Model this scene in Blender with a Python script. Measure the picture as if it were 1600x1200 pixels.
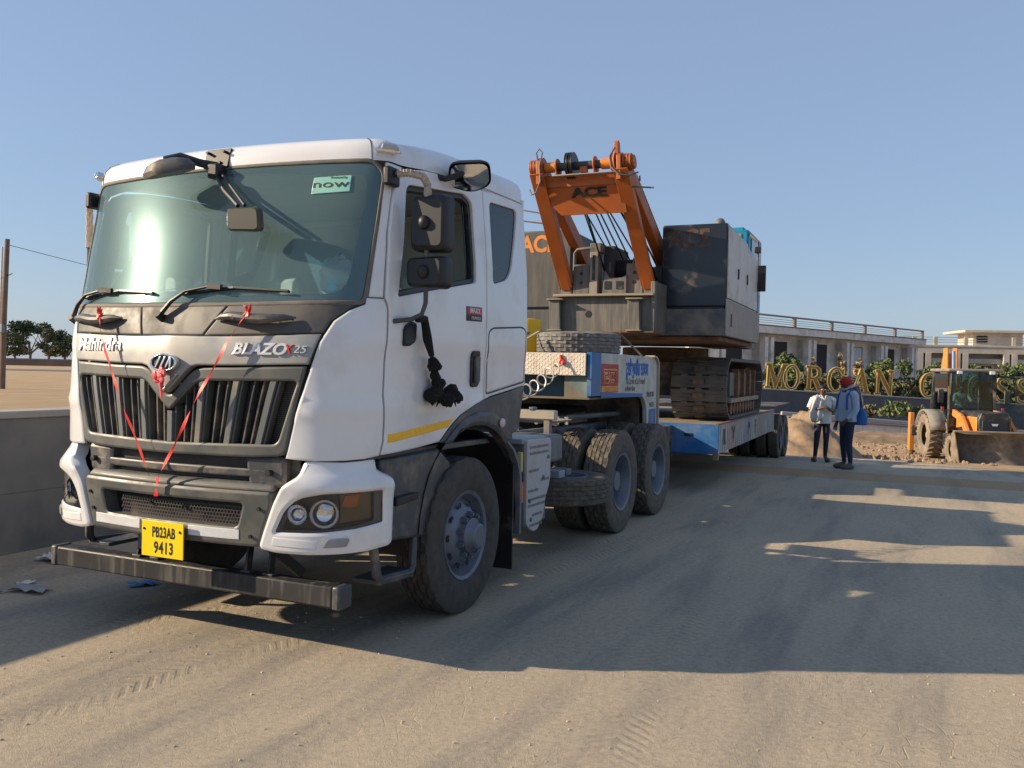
import bpy, bmesh, math, random
from mathutils import Vector, Matrix, Quaternion
from mathutils.geometry import delaunay_2d_cdt
random.seed(7)
R = math.radians
PI = math.pi
scene = bpy.context.scene
for o in list(bpy.data.objects):
    bpy.data.objects.remove(o)
COL = scene.collection

# ---------------------------------------------------------------- camera
F_PX = 1400.0                     # focal length in pixels of a 1600 px wide picture
YAW = math.atan(650 / F_PX); PITCH = math.atan(24 / F_PX); ROLL = R(1.25)
cam_d = bpy.data.cameras.new('camera'); cam = bpy.data.objects.new('camera', cam_d); COL.objects.link(cam)
fw = Vector((-math.sin(YAW) * math.cos(PITCH), math.cos(YAW) * math.cos(PITCH), -math.sin(PITCH)))
rt0 = Vector((math.cos(YAW), math.sin(YAW), 0)); up0 = rt0.cross(fw)
rt = rt0 * math.cos(ROLL) + up0 * math.sin(ROLL); up = up0 * math.cos(ROLL) - rt0 * math.sin(ROLL)
cam.matrix_world = Matrix(((rt.x, up.x, -fw.x, 4.06), (rt.y, up.y, -fw.y, -5.23), (rt.z, up.z, -fw.z, 1.68), (0, 0, 0, 1)))
cam_d.sensor_width = 36; cam_d.lens = F_PX / 1600 * 36; cam_d.clip_end = 9000; cam_d.clip_start = .05
scene.camera = cam

# ---------------------------------------------------------------- sky and sun
SUN_EL = R(23.5); SUN_DIR = Vector((-.90 * math.cos(SUN_EL), -.436 * math.cos(SUN_EL), math.sin(SUN_EL))).normalized()
world = bpy.data.worlds.new('World'); scene.world = world; world.use_nodes = True
wn = world.node_tree.nodes; wl = world.node_tree.links
sky = wn.new('ShaderNodeTexSky'); sky.sky_type = 'NISHITA'; sky.sun_disc = False
sky.sun_elevation = SUN_EL; sky.sun_rotation = math.atan2(SUN_DIR.x, SUN_DIR.y)
sky.air_density = 1.15; sky.dust_density = .7; sky.ozone_density = 3.5; sky.altitude = 200
hz_ = wn.new('ShaderNodeMix'); hz_.data_type = 'RGBA'; hz_.inputs[0].default_value = .72; hz_.inputs[7].default_value = (1.42, 1.85, 2.72, 1)   # dust haze veils the clear sky
wl.new(sky.outputs[0], hz_.inputs[6]); wl.new(hz_.outputs[2], wn['Background'].inputs[0]); wn['Background'].inputs[1].default_value = .135
sun_d = bpy.data.lights.new('sun', 'SUN'); sun = bpy.data.objects.new('sun', sun_d); COL.objects.link(sun)
sun_d.energy = 5.0; sun_d.angle = R(.7); sun_d.color = (1, .80, .56)
sun.rotation_euler = (-SUN_DIR).to_track_quat('-Z', 'Y').to_euler()
scene.view_settings.view_transform = 'Standard'; scene.view_settings.look = 'None'
scene.view_settings.exposure = 0.6; scene.view_settings.gamma = 1
scene.render.engine = 'CYCLES'

# ---------------------------------------------------------------- materials
MATS = {}
def _noise(nt, scale, detail=4, rough=.55, vec=None):
    n = nt.nodes.new('ShaderNodeTexNoise'); n.inputs['Scale'].default_value = scale
    n.inputs['Detail'].default_value = detail; n.inputs['Roughness'].default_value = rough
    if vec is not None: nt.links.new(vec, n.inputs['Vector'])
    return n
def _ramp(nt, src, lo, hi):
    m = nt.nodes.new('ShaderNodeMapRange'); m.inputs[1].default_value = lo; m.inputs[2].default_value = hi
    nt.links.new(src, m.inputs[0]); return m.outputs[0]
def _mix(nt, fac, a, b):
    m = nt.nodes.new('ShaderNodeMix'); m.data_type = 'RGBA'
    if hasattr(fac, 'links'): nt.links.new(fac, m.inputs[0])
    else: m.inputs[0].default_value = fac
    for i, v in ((6, a), (7, b)):
        if hasattr(v, 'links'): nt.links.new(v, m.inputs[i])
        else: m.inputs[i].default_value = (*v, 1)
    return m.outputs[2]
DUST = (.34, .27, .19)
def M(name, col, rough=.5, metal=0, var=.12, scale=6, bump=0, bscale=60, dust=0, dscale=3.5, coat=0, dcol=DUST, streak=False, spec=.5):
    if name in MATS: return MATS[name]
    m = bpy.data.materials.new(name); m.use_nodes = True; nt = m.node_tree
    b = nt.nodes['Principled BSDF']; tc = nt.nodes.new('ShaderNodeTexCoord'); v = tc.outputs['Object']
    c = _mix(nt, _ramp(nt, _noise(nt, scale, vec=v).outputs[0], .3, .7), tuple(x * (1 - var) for x in col), tuple(min(1, x * (1 + var)) for x in col))
    rsock = None
    if dust:
        vv = v
        if streak:
            mp = nt.nodes.new('ShaderNodeMapping'); mp.inputs['Scale'].default_value = (6, 6, .5); nt.links.new(v, mp.inputs[0]); vv = mp.outputs[0]
        f = _ramp(nt, _noise(nt, dscale, 6, .65, vv).outputs[0], .62 - dust * .5, .95 - dust * .25)
        c = _mix(nt, f, c, dcol)
        mr = nt.nodes.new('ShaderNodeMapRange'); nt.links.new(f, mr.inputs[0]); mr.inputs[3].default_value = rough; mr.inputs[4].default_value = min(1, rough + .4)
        rsock = mr.outputs[0]
    nt.links.new(c, b.inputs['Base Color'])
    b.inputs['Roughness'].default_value = rough; b.inputs['Metallic'].default_value = metal
    b.inputs['Specular IOR Level'].default_value = spec
    if rsock: nt.links.new(rsock, b.inputs['Roughness'])
    if coat: b.inputs['Coat Weight'].default_value = coat; b.inputs['Coat Roughness'].default_value = .06
    if bump:
        bp = nt.nodes.new('ShaderNodeBump'); bp.inputs['Strength'].default_value = bump; bp.inputs['Distance'].default_value = .01
        nt.links.new(_noise(nt, bscale, 5, .6, v).outputs[0], bp.inputs['Height']); nt.links.new(bp.outputs[0], b.inputs['Normal'])
    MATS[name] = m; return m
def GLASS(name, tint, refl=1.0, ior=1.5, rough=.0):
    m = bpy.data.materials.new(name); m.use_nodes = True; nt = m.node_tree; nt.nodes.remove(nt.nodes['Principled BSDF'])
    t = nt.nodes.new('ShaderNodeBsdfTransparent'); t.inputs[0].default_value = (*tint, 1)
    g = nt.nodes.new('ShaderNodeBsdfGlossy'); g.inputs['Roughness'].default_value = rough
    fr = nt.nodes.new('ShaderNodeFresnel'); fr.inputs[0].default_value = ior
    mm = nt.nodes.new('ShaderNodeMath'); mm.operation = 'MULTIPLY'; mm.inputs[1].default_value = refl; mm.use_clamp = True
    nt.links.new(fr.outputs[0], mm.inputs[0])
    x = nt.nodes.new('ShaderNodeMixShader'); nt.links.new(mm.outputs[0], x.inputs[0]); nt.links.new(t.outputs[0], x.inputs[1]); nt.links.new(g.outputs[0], x.inputs[2])
    nt.links.new(x.outputs[0], nt.nodes['Material Output'].inputs[0]); MATS[name] = m; return m

white = M('white_paint', (.69, .70, .72), .28, var=.03, scale=2, dust=.22, dscale=2.6, coat=.6, dcol=(.55, .5, .42))
cowl = M('grey_plastic', (.05, .051, .052), .5, var=.08, dust=.42, dscale=4, dcol=(.13, .115, .095))
dkplastic = M('dark_plastic', (.055, .06, .066), .45, var=.1, dust=.26, dscale=5)
silver = M('silver_paint', (.30, .305, .30), .38, metal=.35, var=.04, dust=.3, dscale=3, dcol=(.30, .275, .23))
grilleg = M('grille_grey', (.075, .082, .08), .45, var=.06, dust=.3, dscale=5, dcol=(.15, .135, .11))
blackm = M('black_plastic', (.012, .012, .014), .45, var=.1, dust=.08)
mirrorblk = M('mirror_black', (.011, .013, .017), .5, var=.1)
rubber = M('rubber', (.045, .042, .038), .85, var=.2, scale=20, dust=.5, dscale=14, bump=.2, dcol=(.10, .085, .068))
rubberd = M('dusty_rubber', (.055, .05, .045), .9, var=.2, scale=20, dust=.7, dscale=16, bump=.2, dcol=(.17, .145, .11))
steel = M('wheel_steel', (.16, .19, .24), .5, metal=.5, var=.2, scale=14, dust=.35, dscale=14, dcol=(.17, .14, .11))
badge_m = M('badge_silver', (.66, .66, .66), .3, metal=.4, var=.02)
chrome = M('chrome', (.75, .75, .76), .12, metal=1, var=.03)
chassis = M('chassis_grey', (.10, .125, .16), .5, var=.15, dust=.36, dscale=5)
ironblk = M('beam_black', (.02, .021, .024), .5, var=.3, scale=5, dust=.20, dscale=3, streak=True, dcol=(.16, .15, .13))
perf = M('perforated_white', (.42, .42, .42), .5, var=.05, dust=.25, dscale=6)
lightblue = M('pale_blue_grey', (.25, .32, .38), .5, var=.08, dust=.2)
interior = M('interior_beige', (.5, .52, .51), .8, var=.05)
seatm = M('seat_fabric', (.22, .24, .25), .9, var=.1)
dashm = M('dash_grey', (.33, .36, .35), .7, var=.04)
ws_glass = GLASS('windshield_glass', (.70, .92, .92), 1.1, 1.5, .045)
def dusty(m, wg, rg, wd, col):                  # film of road dust on glass: broad glare and a faint veil
    nt = m.node_tree; out = nt.nodes['Material Output']; src = out.inputs[0].links[0].from_socket
    g = nt.nodes.new('ShaderNodeBsdfGlossy'); g.inputs['Roughness'].default_value = rg; g.inputs[0].default_value = (*col, 1); d = nt.nodes.new('ShaderNodeBsdfDiffuse'); d.inputs[0].default_value = (*col, 1)
    a = nt.nodes.new('ShaderNodeMixShader'); a.inputs[0].default_value = wg; nt.links.new(src, a.inputs[1]); nt.links.new(g.outputs[0], a.inputs[2])
    b = nt.nodes.new('ShaderNodeMixShader'); b.inputs[0].default_value = wd; nt.links.new(a.outputs[0], b.inputs[1]); nt.links.new(d.outputs[0], b.inputs[2]); nt.links.new(b.outputs[0], out.inputs[0])
dusty(ws_glass, .009, .25, .125, (.46, .74, .78))
side_glass = GLASS('side_glass', (.35, .42, .45), 1.4)
dk_glass = GLASS('dark_glass', (.10, .22, .32), 1.3)
lens = GLASS('lamp_lens', (.9, .92, .95), 1.2)
amber = M('amber_lens', (.5, .14, .02), .15, var=.05)
redm = M('red_ribbon', (.62, .02, .015), .45, var=.25, scale=10)
yellow = M('plate_yellow', (.86, .62, .0), .45, var=.03)
yelstripe = M('reflective_yellow', (.86, .48, .02), .4, var=.08, scale=30)
textblk = M('text_black', (.012, .012, .012), .5)
whitetape = M('reflector_white', (.62, .64, .66), .4, var=.06, scale=40, dust=.2)

# ---------------------------------------------------------------- object helpers
def link(o, parent=None):
    COL.objects.link(o)
    if parent is not None: o.parent = parent
    return o
def tag(o, label=None, cat=None, group=None, kind=None):
    for k, v in (('label', label), ('category', cat), ('group', group), ('kind', kind)):
        if v: o[k] = v
    return o
def empty(name, loc=(0, 0, 0), rz=0, label=None, cat=None, group=None):
    o = bpy.data.objects.new(name, None); link(o); o.location = loc; o.rotation_euler = (0, 0, rz); o.empty_display_size = .2
    return tag(o, label, cat, group)
def copy_tree(o, parent=None):
    c = o.copy(); COL.objects.link(c); c.parent = parent
    for ch in list(o.children): copy_tree(ch, c)
    return c
def finish(name, me, mat, parent=None, sharp=35, bevel=0, smooth=True):
    me.materials.append(mat) if not isinstance(mat, (list, tuple)) else [me.materials.append(x) for x in mat]
    if smooth:
        me.polygons.foreach_set('use_smooth', [True] * len(me.polygons)); me.set_sharp_from_angle(angle=R(sharp))
    o = bpy.data.objects.new(name, me); link(o, parent)
    if bevel:
        md = o.modifiers.new('bevel', 'BEVEL'); md.width = bevel; md.segments = 2; md.limit_method = 'ANGLE'; md.angle_limit = R(40)
    return o
class MB:
    def __init__(s): s.v = []; s.f = []; s.mi = []
    def add(s, v, f, mi=0):
        n = len(s.v); s.v += [tuple(p) for p in v]; s.f += [tuple(i + n for i in q) for q in f]; s.mi += [mi] * len(f); return s
    def box(s, a, b, rot=None, mi=0):           # corners a, b ; rot = Matrix about the centre
        c = [(p + q) / 2 for p, q in zip(a, b)]; h = [abs(q - p) / 2 for p, q in zip(a, b)]
        V = [Vector((x * h[0], y * h[1], z * h[2])) for x in (-1, 1) for y in (-1, 1) for z in (-1, 1)]
        if rot is not None: V = [rot @ p for p in V]
        return s.add([p + Vector(c) for p in V], [(0, 1, 3, 2), (4, 6, 7, 5), (0, 4, 5, 1), (2, 3, 7, 6), (0, 2, 6, 4), (1, 5, 7, 3)], mi)
    def bar(s, p, q, w, h, up=(0, 0, 1), mi=0):   # rectangular bar from p to q
        p, q = Vector(p), Vector(q); d = (q - p).normalized(); u = Vector(up); x = d.cross(u)
        if x.length < 1e-4: x = d.cross(Vector((1, 0, 0)))
        x.normalize(); u = x.cross(d)
        V = [e + x * (w / 2 * i) + u * (h / 2 * j) for e in (p, q) for i, j in ((-1, -1), (1, -1), (1, 1), (-1, 1))]
        return s.add(V, [(3, 2, 1, 0), (4, 5, 6, 7), (0, 1, 5, 4), (1, 2, 6, 5), (2, 3, 7, 6), (3, 0, 4, 7)], mi)
    def tube(s, pts, r, n=10, caps=True, mi=0):
        pts = [Vector(p) for p in pts]; rr = r if isinstance(r, (list, tuple)) else [r] * len(pts)
        V = []; d0 = (pts[1] - pts[0]).normalized(); a = d0.orthogonal().normalized()
        for i, p in enumerate(pts):
            d = (pts[min(i + 1, len(pts) - 1)] - pts[max(i - 1, 0)]).normalized()
            a = (a - d * a.dot(d)); a = a.normalized() if a.length > 1e-5 else d.orthogonal().normalized(); b = d.cross(a)
            V += [p + (a * math.cos(t) + b * math.sin(t)) * rr[i] for t in (2 * PI * k / n for k in range(n))]
        Fc = [(i * n + k, i * n + (k + 1) % n, (i + 1) * n + (k + 1) % n, (i + 1) * n + k) for i in range(len(pts) - 1) for k in range(n)]
        if caps: Fc += [tuple(range(n - 1, -1, -1)), tuple(range((len(pts) - 1) * n, len(pts) * n))]
        return s.add(V, Fc, mi)
    def cyl(s, p, q, r, n=16, r2=None, mi=0): return s.tube([p, q], [r, r if r2 is None else r2], n, mi=mi)
    def lathe(s, prof, n=32, axis='x', c=(0, 0, 0), mi=0, close=False, fr=None):
        V = []; c = Vector(c)                  # prof: (radius, along axis)
        for k in range(n):
            t = 2 * PI * k / n
            for i, (r, h) in enumerate(prof):
                if fr: r = fr(r, i, k)
                a, b = r * math.cos(t), r * math.sin(t)
                V.append(c + Vector({'x': (h, a, b), 'y': (a, h, b), 'z': (a, b, h)}[axis]))
        m = len(prof); rg = range(m if close else m - 1)
        return s.add(V, [(k * m + i, k * m + (i + 1) % m, ((k + 1) % n) * m + (i + 1) % m, ((k + 1) % n) * m + i) for k in range(n) for i in rg], mi)
    def prism(s, poly, axis, a, b, mi=0):      # poly 2D in the two other axes, extruded a..b on axis
        def P(u, w, h): return {'x': (h, u, w), 'y': (u, h, w), 'z': (u, w, h)}[axis]
        n = len(poly)
        return s.add([P(u, w, a) for u, w in poly] + [P(u, w, b) for u, w in poly],
                     [tuple(range(n - 1, -1, -1)), tuple(range(n, 2 * n))] + [(i, (i + 1) % n, n + (i + 1) % n, n + i) for i in range(n)], mi)
    def ball(s, c, r, n=10, m=7, mi=0, jit=0):
        r = (r, r, r) if not isinstance(r, (list, tuple)) else r; V = []
        for i in range(m + 1):
            for k in range(n):
                t, p = 2 * PI * k / n, PI * i / m; q = 1 + random.uniform(-jit, jit)
                V.append((c[0] + r[0] * q * math.sin(p) * math.cos(t), c[1] + r[1] * q * math.sin(p) * math.sin(t), c[2] + r[2] * q * math.cos(p)))
        return s.add(V, [(i * n + k, (i + 1) * n + k, (i + 1) * n + (k + 1) % n, i * n + (k + 1) % n) for i in range(m) for k in range(n)], mi)
    def xf(s, mat): s.v = [tuple(mat @ Vector(p)) for p in s.v]; return s
    def mesh(s, name, recalc=True):
        me = bpy.data.meshes.new(name); me.from_pydata(s.v, [], s.f)
        if any(s.mi): me.polygons.foreach_set('material_index', s.mi)
        if recalc:
            bm = bmesh.new(); bm.from_mesh(me); bmesh.ops.remove_doubles(bm, verts=bm.verts, dist=1e-5); bmesh.ops.recalc_face_normals(bm, faces=bm.faces); bm.to_mesh(me); bm.free()
        return me
    def build(s, name, mat, parent=None, bevel=0, sharp=35, smooth=True): return finish(name, s.mesh(name), mat, parent, sharp, bevel, smooth)
def bx(name, a, b, mat, parent=None, bevel=.006, rot=None): return MB().box(a, b, rot).build(name, mat, parent, bevel)

def inpoly(p, loops):
    c = False
    for L in loops:
        j = len(L) - 1
        for i in range(len(L)):
            a, b = L[i], L[j]
            if (a[1] > p[1]) != (b[1] > p[1]) and p[0] < (b[0] - a[0]) * (p[1] - a[1]) / (b[1] - a[1]) + a[0]: c = not c
            j = i
    return c
def area(L): return sum(L[i - 1][0] * L[i][1] - L[i][0] * L[i - 1][1] for i in range(len(L))) / 2
def rnd(poly, r, n=4):                          # round the corners of a polygon; r number or list
    out = []; N = len(poly)
    for i, p in enumerate(poly):
        rr = r[i] if isinstance(r, (list, tuple)) else r
        p = Vector(p); a = Vector(poly[i - 1]) - p; b = Vector(poly[(i + 1) % N]) - p
        if rr <= 0: out.append(tuple(p)); continue
        d = min(rr, a.length * .45, b.length * .45); a = p + a.normalized() * d; b = p + b.normalized() * d
        for k in range(n + 1):
            t = k / n; q = a * (1 - t) ** 2 + p * 2 * t * (1 - t) + b * t * t; out.append(tuple(q))
    return out
def dens(L, d):
    out = []
    for i, p in enumerate(L):
        q = L[(i + 1) % len(L)]; n = max(1, int(math.hypot(q[0] - p[0], q[1] - p[1]) / d))
        out += [(p[0] + (q[0] - p[0]) * k / n, p[1] + (q[1] - p[1]) * k / n) for k in range(n)]
    return out
def inset(L, d):
    out = []; N = len(L)
    for i in range(N):
        a, p, b = Vector(L[i - 1]), Vector(L[i]), Vector(L[(i + 1) % N]); e = (p - a); f = (b - p)
        e = e.normalized() if e.length > 1e-7 else f.normalized(); f = f.normalized() if f.length > 1e-7 else e
        n1, n2 = Vector((-e.y, e.x)), Vector((-f.y, f.x)); m = n1 + n2
        m = m.normalized() if m.length > 1e-5 else n1; k = max(.35, m.dot(n1)); out.append(tuple(p + m * (d / k)))
    return out
def sheet(loops, grid):
    """triangulated 2D region (outer loop + holes) with interior grid points"""
    pts = []; edges = []
    for L in loops:
        n = len(pts); pts += [Vector(p) for p in L]; edges += [(n + i, n + (i + 1) % len(L)) for i in range(len(L))]
    nb = len(pts)
    xs = [p[0] for p in loops[0]]; ys = [p[1] for p in loops[0]]
    allp = [Vector(p) for L in loops for p in L]
    gx = int((max(xs) - min(xs)) / grid) + 1; gy = int((max(ys) - min(ys)) / grid) + 1
    for i in range(1, gx + 1):
        for j in range(1, gy + 1):
            p = Vector((min(xs) + (i - .5) * (max(xs) - min(xs)) / gx, min(ys) + (j - .5) * (max(ys) - min(ys)) / gy))
            if inpoly(p, loops) and min((p - q).length_squared for q in allp) > (grid * .4) ** 2: pts.append(p)
    v, _, f, _, _, _ = delaunay_2d_cdt(pts, edges, [], 0, 1e-6)
    f = [t for t in f if inpoly((sum(v[i].x for i in t) / len(t), sum(v[i].y for i in t) / len(t)), loops)]
    return [tuple(p) for p in v], f
def panel(name, loops, mat, parent, mp, off=0, th=.02, edge=.006, grid=.07, mirror=1, back=False, offf=None, dn=.05):
    """curved panel: 2D outline (u,v) mapped by mp(u,v,off); rounded edge; real thickness"""
    LL = []
    for k, L in enumerate(loops):
        L = dens(list(L), dn); a = area(L)
        if (a < 0) == (k == 0): L = L[::-1]
        LL.append(L)
    def P(u, w, o):
        x, y, z = mp(u, w, o + off + (offf(u, w) if offf else 0)); return (x * mirror, y, z)
    ins = [inset(L, edge) for L in LL]; ins2 = [inset(L, edge + .005) for L in LL]; v, f = sheet(ins2, grid); b = MB()
    b.add([P(x, y, 0) for x, y in v], f)
    for L, I, I2 in zip(LL, ins, ins2):
        n = len(L); V = [P(x, y, 0) for x, y in I2] + [P(x, y, 0) for x, y in I] + [P(x, y, -edge * .7) for x, y in L] + [P(x, y, -th) for x, y in L]
        b.add(V, [(k * n + i, k * n + (i + 1) % n, (k + 1) * n + (i + 1) % n, (k + 1) * n + i) for k in range(3) for i in range(n)])
    if back: v2, f2 = sheet(LL, grid); b.add([P(x, y, -th) for x, y in v2], [t[::-1] for t in f2])
    return b.build(name, mat, parent, sharp=50)
def text(s, size, ext=.002, offset=0, shear=0, spacing=1.0, align='CENTER', xs=1):
    cu = bpy.data.curves.new('t', 'FONT'); cu.body = s; cu.size = size; cu.extrude = ext; cu.offset = offset; cu.shear = shear
    cu.space_character = spacing; cu.align_x = align; cu.align_y = 'CENTER'; cu.resolution_u = 3
    o = bpy.data.objects.new('t', cu); COL.objects.link(o); dg = bpy.context.evaluated_depsgraph_get()
    me = bpy.data.meshes.new_from_object(o.evaluated_get(dg)); V = [(p.co.x * xs, p.co.y, p.co.z) for p in me.vertices]; Fc = [tuple(p.vertices) for p in me.polygons]
    bpy.data.objects.remove(o); bpy.data.curves.remove(cu); bpy.data.meshes.remove(me); return V, Fc
def letters(name, s, size, mp, mat, parent, ext=.002, **k):
    V, Fc = text(s, size, ext, **k); return MB().add([mp(*p) for p in V], Fc).build(name, mat, parent, smooth=False)
def flat(c, ux, uy):                            # text plane: centre, right and up vectors
    c, ux, uy = Vector(c), Vector(ux).normalized(), Vector(uy).normalized(); n = ux.cross(uy)
    return lambda x, y, z=0: tuple(c + ux * x + uy * y + n * z)

# ---------------------------------------------------------------- ground
GB = [(-4000, 0), (11, 0), (15, -.13), (24, -.75), (5000, -.75)]
def itp(T, z):
    if z <= T[0][0]: return T[0][1]
    for (a, b), (c, d) in zip(T, T[1:]):
        if z <= c: return b + (d - b) * (z - a) / (c - a)
    return T[-1][1]
def gz(y): return itp(GB, y)
def ground_mat(name, c1, c2, c3, peb=.3, tracks=False):
    m = bpy.data.materials.new(name); m.use_nodes = True; nt = m.node_tree; b = nt.nodes['Principled BSDF']; L = nt.links
    g = nt.nodes.new('ShaderNodeNewGeometry'); v = g.outputs['Position']
    big = _ramp(nt, _noise(nt, .45, 5, .6, v).outputs[0], .35, .65)
    mp = nt.nodes.new('ShaderNodeMapping'); mp.inputs['Scale'].default_value = (1.1, .16, 1); mp.inputs['Rotation'].default_value = (0, 0, R(-14)); L.new(v, mp.inputs[0])
    tr = _ramp(nt, _noise(nt, 1.6, 6, .62, mp.outputs[0]).outputs[0], .48, .68)
    c = _mix(nt, big, c1, c2); c = _mix(nt, tr, c, c3)
    fine = _noise(nt, 26, 5, .7, v).outputs[0]; fine2 = _noise(nt, 190, 2, .6, v).outputs[0]
    f = nt.nodes.new('ShaderNodeMath'); f.operation = 'ADD'; L.new(fine, f.inputs[0]); L.new(fine2, f.inputs[1])
    hs = nt.nodes.new('ShaderNodeHueSaturation'); L.new(c, hs.inputs['Color']); mr = nt.nodes.new('ShaderNodeMapRange'); L.new(f.outputs[0], mr.inputs[0])
    mr.inputs[1].default_value = .6; mr.inputs[2].default_value = 1.4; mr.inputs[3].default_value = .62; mr.inputs[4].default_value = 1.3; L.new(mr.outputs[0], hs.inputs['Value'])
    L.new(hs.outputs[0], b.inputs['Base Color']); b.inputs['Roughness'].default_value = .95; b.inputs['Specular IOR Level'].default_value = .2
    vo = nt.nodes.new('ShaderNodeTexVoronoi'); vo.inputs['Scale'].default_value = 38; L.new(v, vo.inputs['Vector'])
    st = _ramp(nt, vo.outputs['Distance'], .28, .05)
    gate = _ramp(nt, _noise(nt, 7, 3, .5, v).outputs[0], .5, .7)
    mu = nt.nodes.new('ShaderNodeMath'); mu.operation = 'MULTIPLY'; L.new(st, mu.inputs[0]); L.new(gate, mu.inputs[1])
    ad = nt.nodes.new('ShaderNodeMath'); ad.operation = 'MULTIPLY_ADD'; L.new(mu.outputs[0], ad.inputs[0]); ad.inputs[1].default_value = peb; L.new(f.outputs[0], ad.inputs[2])
    hsrc = ad.outputs[0]
    if tracks:                                  # tyre tread prints and fine mud cracks
        def mth(op, a, b=None):
            n = nt.nodes.new('ShaderNodeMath'); n.operation = op
            for i, q in enumerate((a, b)):
                if q is None: continue
                if hasattr(q, 'links'): L.new(q, n.inputs[i])
                else: n.inputs[i].default_value = q
            return n.outputs[0]
        wob = _noise(nt, .35, 2, .5, v).outputs[0]
        part = _ramp(nt, _noise(nt, 1.3, 2, .6, v).outputs[0], .34, .60)
        for ang, u0, wd, sc, amp in ((-12, 1.05, .14, 24, .6), (-22, .2, .12, 30, .5), (8, 2.9, .15, 26, .45)):
            mp2 = nt.nodes.new('ShaderNodeMapping'); mp2.inputs['Rotation'].default_value = (0, 0, R(-ang)); L.new(v, mp2.inputs[0])
            sx = nt.nodes.new('ShaderNodeSeparateXYZ'); L.new(mp2.outputs[0], sx.inputs[0])
            du = mth('ABSOLUTE', mth('ADD', mth('SUBTRACT', sx.outputs[0], u0), mth('MULTIPLY', wob, .5)))
            mask = _ramp(nt, du, wd, wd * .8); chev = mth('SINE', mth('ADD', mth('MULTIPLY', sx.outputs[1], sc * 3.2), mth('MULTIPLY', du, 60)))
            pr = mth('MULTIPLY', mth('MULTIPLY', mask, part), mth('MULTIPLY', _ramp(nt, chev, -.3, .6), amp)); hsrc = mth('SUBTRACT', hsrc, pr)
            dk = mth('SUBTRACT', 1.0, mth('MULTIPLY', pr, .16)); mu2 = nt.nodes.new('ShaderNodeMath'); mu2.operation = 'MULTIPLY'; L.new(hs.inputs['Value'].links[0].from_socket, mu2.inputs[0]); L.new(dk, mu2.inputs[1]); L.new(mu2.outputs[0], hs.inputs['Value'])
        ve = nt.nodes.new('ShaderNodeTexVoronoi'); ve.feature = 'DISTANCE_TO_EDGE'; ve.inputs['Scale'].default_value = 6.5; L.new(v, ve.inputs['Vector'])
        ck_ = mth('MULTIPLY', _ramp(nt, ve.outputs['Distance'], .022, .004), _ramp(nt, _noise(nt, .7, 3, .5, v).outputs[0], .56, .66)); hsrc = mth('SUBTRACT', hsrc, mth('MULTIPLY', ck_, .45))
    bp = nt.nodes.new('ShaderNodeBump'); bp.inputs['Strength'].default_value = .95; bp.inputs['Distance'].default_value = .013; L.new(hsrc, bp.inputs['Height']); L.new(bp.outputs[0], b.inputs['Normal'])
    MATS[name] = m; return m
road_m = ground_mat('dusty_road', (.54, .455, .335), (.47, .405, .31), (.32, .29, .245), tracks=True)
sand_m = ground_mat('sand', (.50, .36, .215), (.42, .30, .18), (.36, .26, .16))
def spread(a, b, d0, g, hi):
    out = [0.0]; d = d0
    while out[-1] < hi: out.append(out[-1] + d); d *= g
    return out
def gridsheet(name, xs, ys, zf, mat, keep=None):
    V = [(x, y, zf(x, y)) for y in ys for x in xs]; n = len(xs)
    Fc = [(j * n + i, j * n + i + 1, (j + 1) * n + i + 1, (j + 1) * n + i) for j in range(len(ys) - 1) for i in range(n - 1)
          if keep is None or keep((xs[i] + xs[i + 1]) / 2, (ys[j] + ys[j + 1]) / 2)]
    o = MB().add(V, Fc).build(name, mat, None, sharp=60); o['kind'] = 'structure'; return o
ax = sorted([-x for x in spread(0, 1, 1, 1.35, 3500)] + spread(0, 1, 1, 1.35, 3500)[1:])
ay = sorted(set([-300, -100, -40, -15, 0, 5, 11, 13, 15, 18, 21, 24, 28, 34, 45, 60, 90, 150, 300, 700, 1500, 3500, -900, -3000]))
ax = sorted(set(ax + [-3.05, -3.3])); gridsheet('ground', ax, ay, lambda x, y: gz(y) if x > -3.2 else 0.0, sand_m)
# road: a dusty slab whose far edge runs aslant behind the trailer
def redge(x): return min(26.5, 24.6 - 1.85 * (x - .2))
RV = []; RFc = []
xsr = [-3.0 + i * .6 for i in range(62)]
for x in xsr:
    e = max(2.3, redge(x)) + .25 * math.sin(x * 2.1) + .15 * math.sin(x * 5.3)
    col = [-60, -25, -12] + [-8 + i for i in range(19)] + [12, 13, 14, 15, 16, 17, 18, 19, 20, 21, 22, 23, 24, 25, 26]
    col = [y for y in col if y < e - .05] + [e]
    RV.append([(x, y) for y in col])
road = MB()
for A, B in zip(RV, RV[1:]):
    n = min(len(A), len(B)); P = A[:n - 1] + [A[-1]]; Q = B[:n - 1] + [B[-1]]
    if len(A) > n: P = A
    if len(B) > n: Q = B
    pts = [(x, y, gz(y) + .004) for x, y in P] + [(x, y, gz(y) + .004) for x, y in Q]
    m = min(len(P), len(Q)); fs = [(i, len(P) + i, len(P) + i + 1, i + 1) for i in range(m - 1)]
    if len(P) > m: fs += [(i, len(P) + m - 1, i + 1) for i in range(m - 1, len(P) - 1)]
    if len(Q) > m: fs += [(m - 1, len(P) + i, len(P) + i + 1) for i in range(m - 1, len(Q) - 1)]
    road.add(pts, fs)
tag(road.build('road', road_m), kind='structure')
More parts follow.
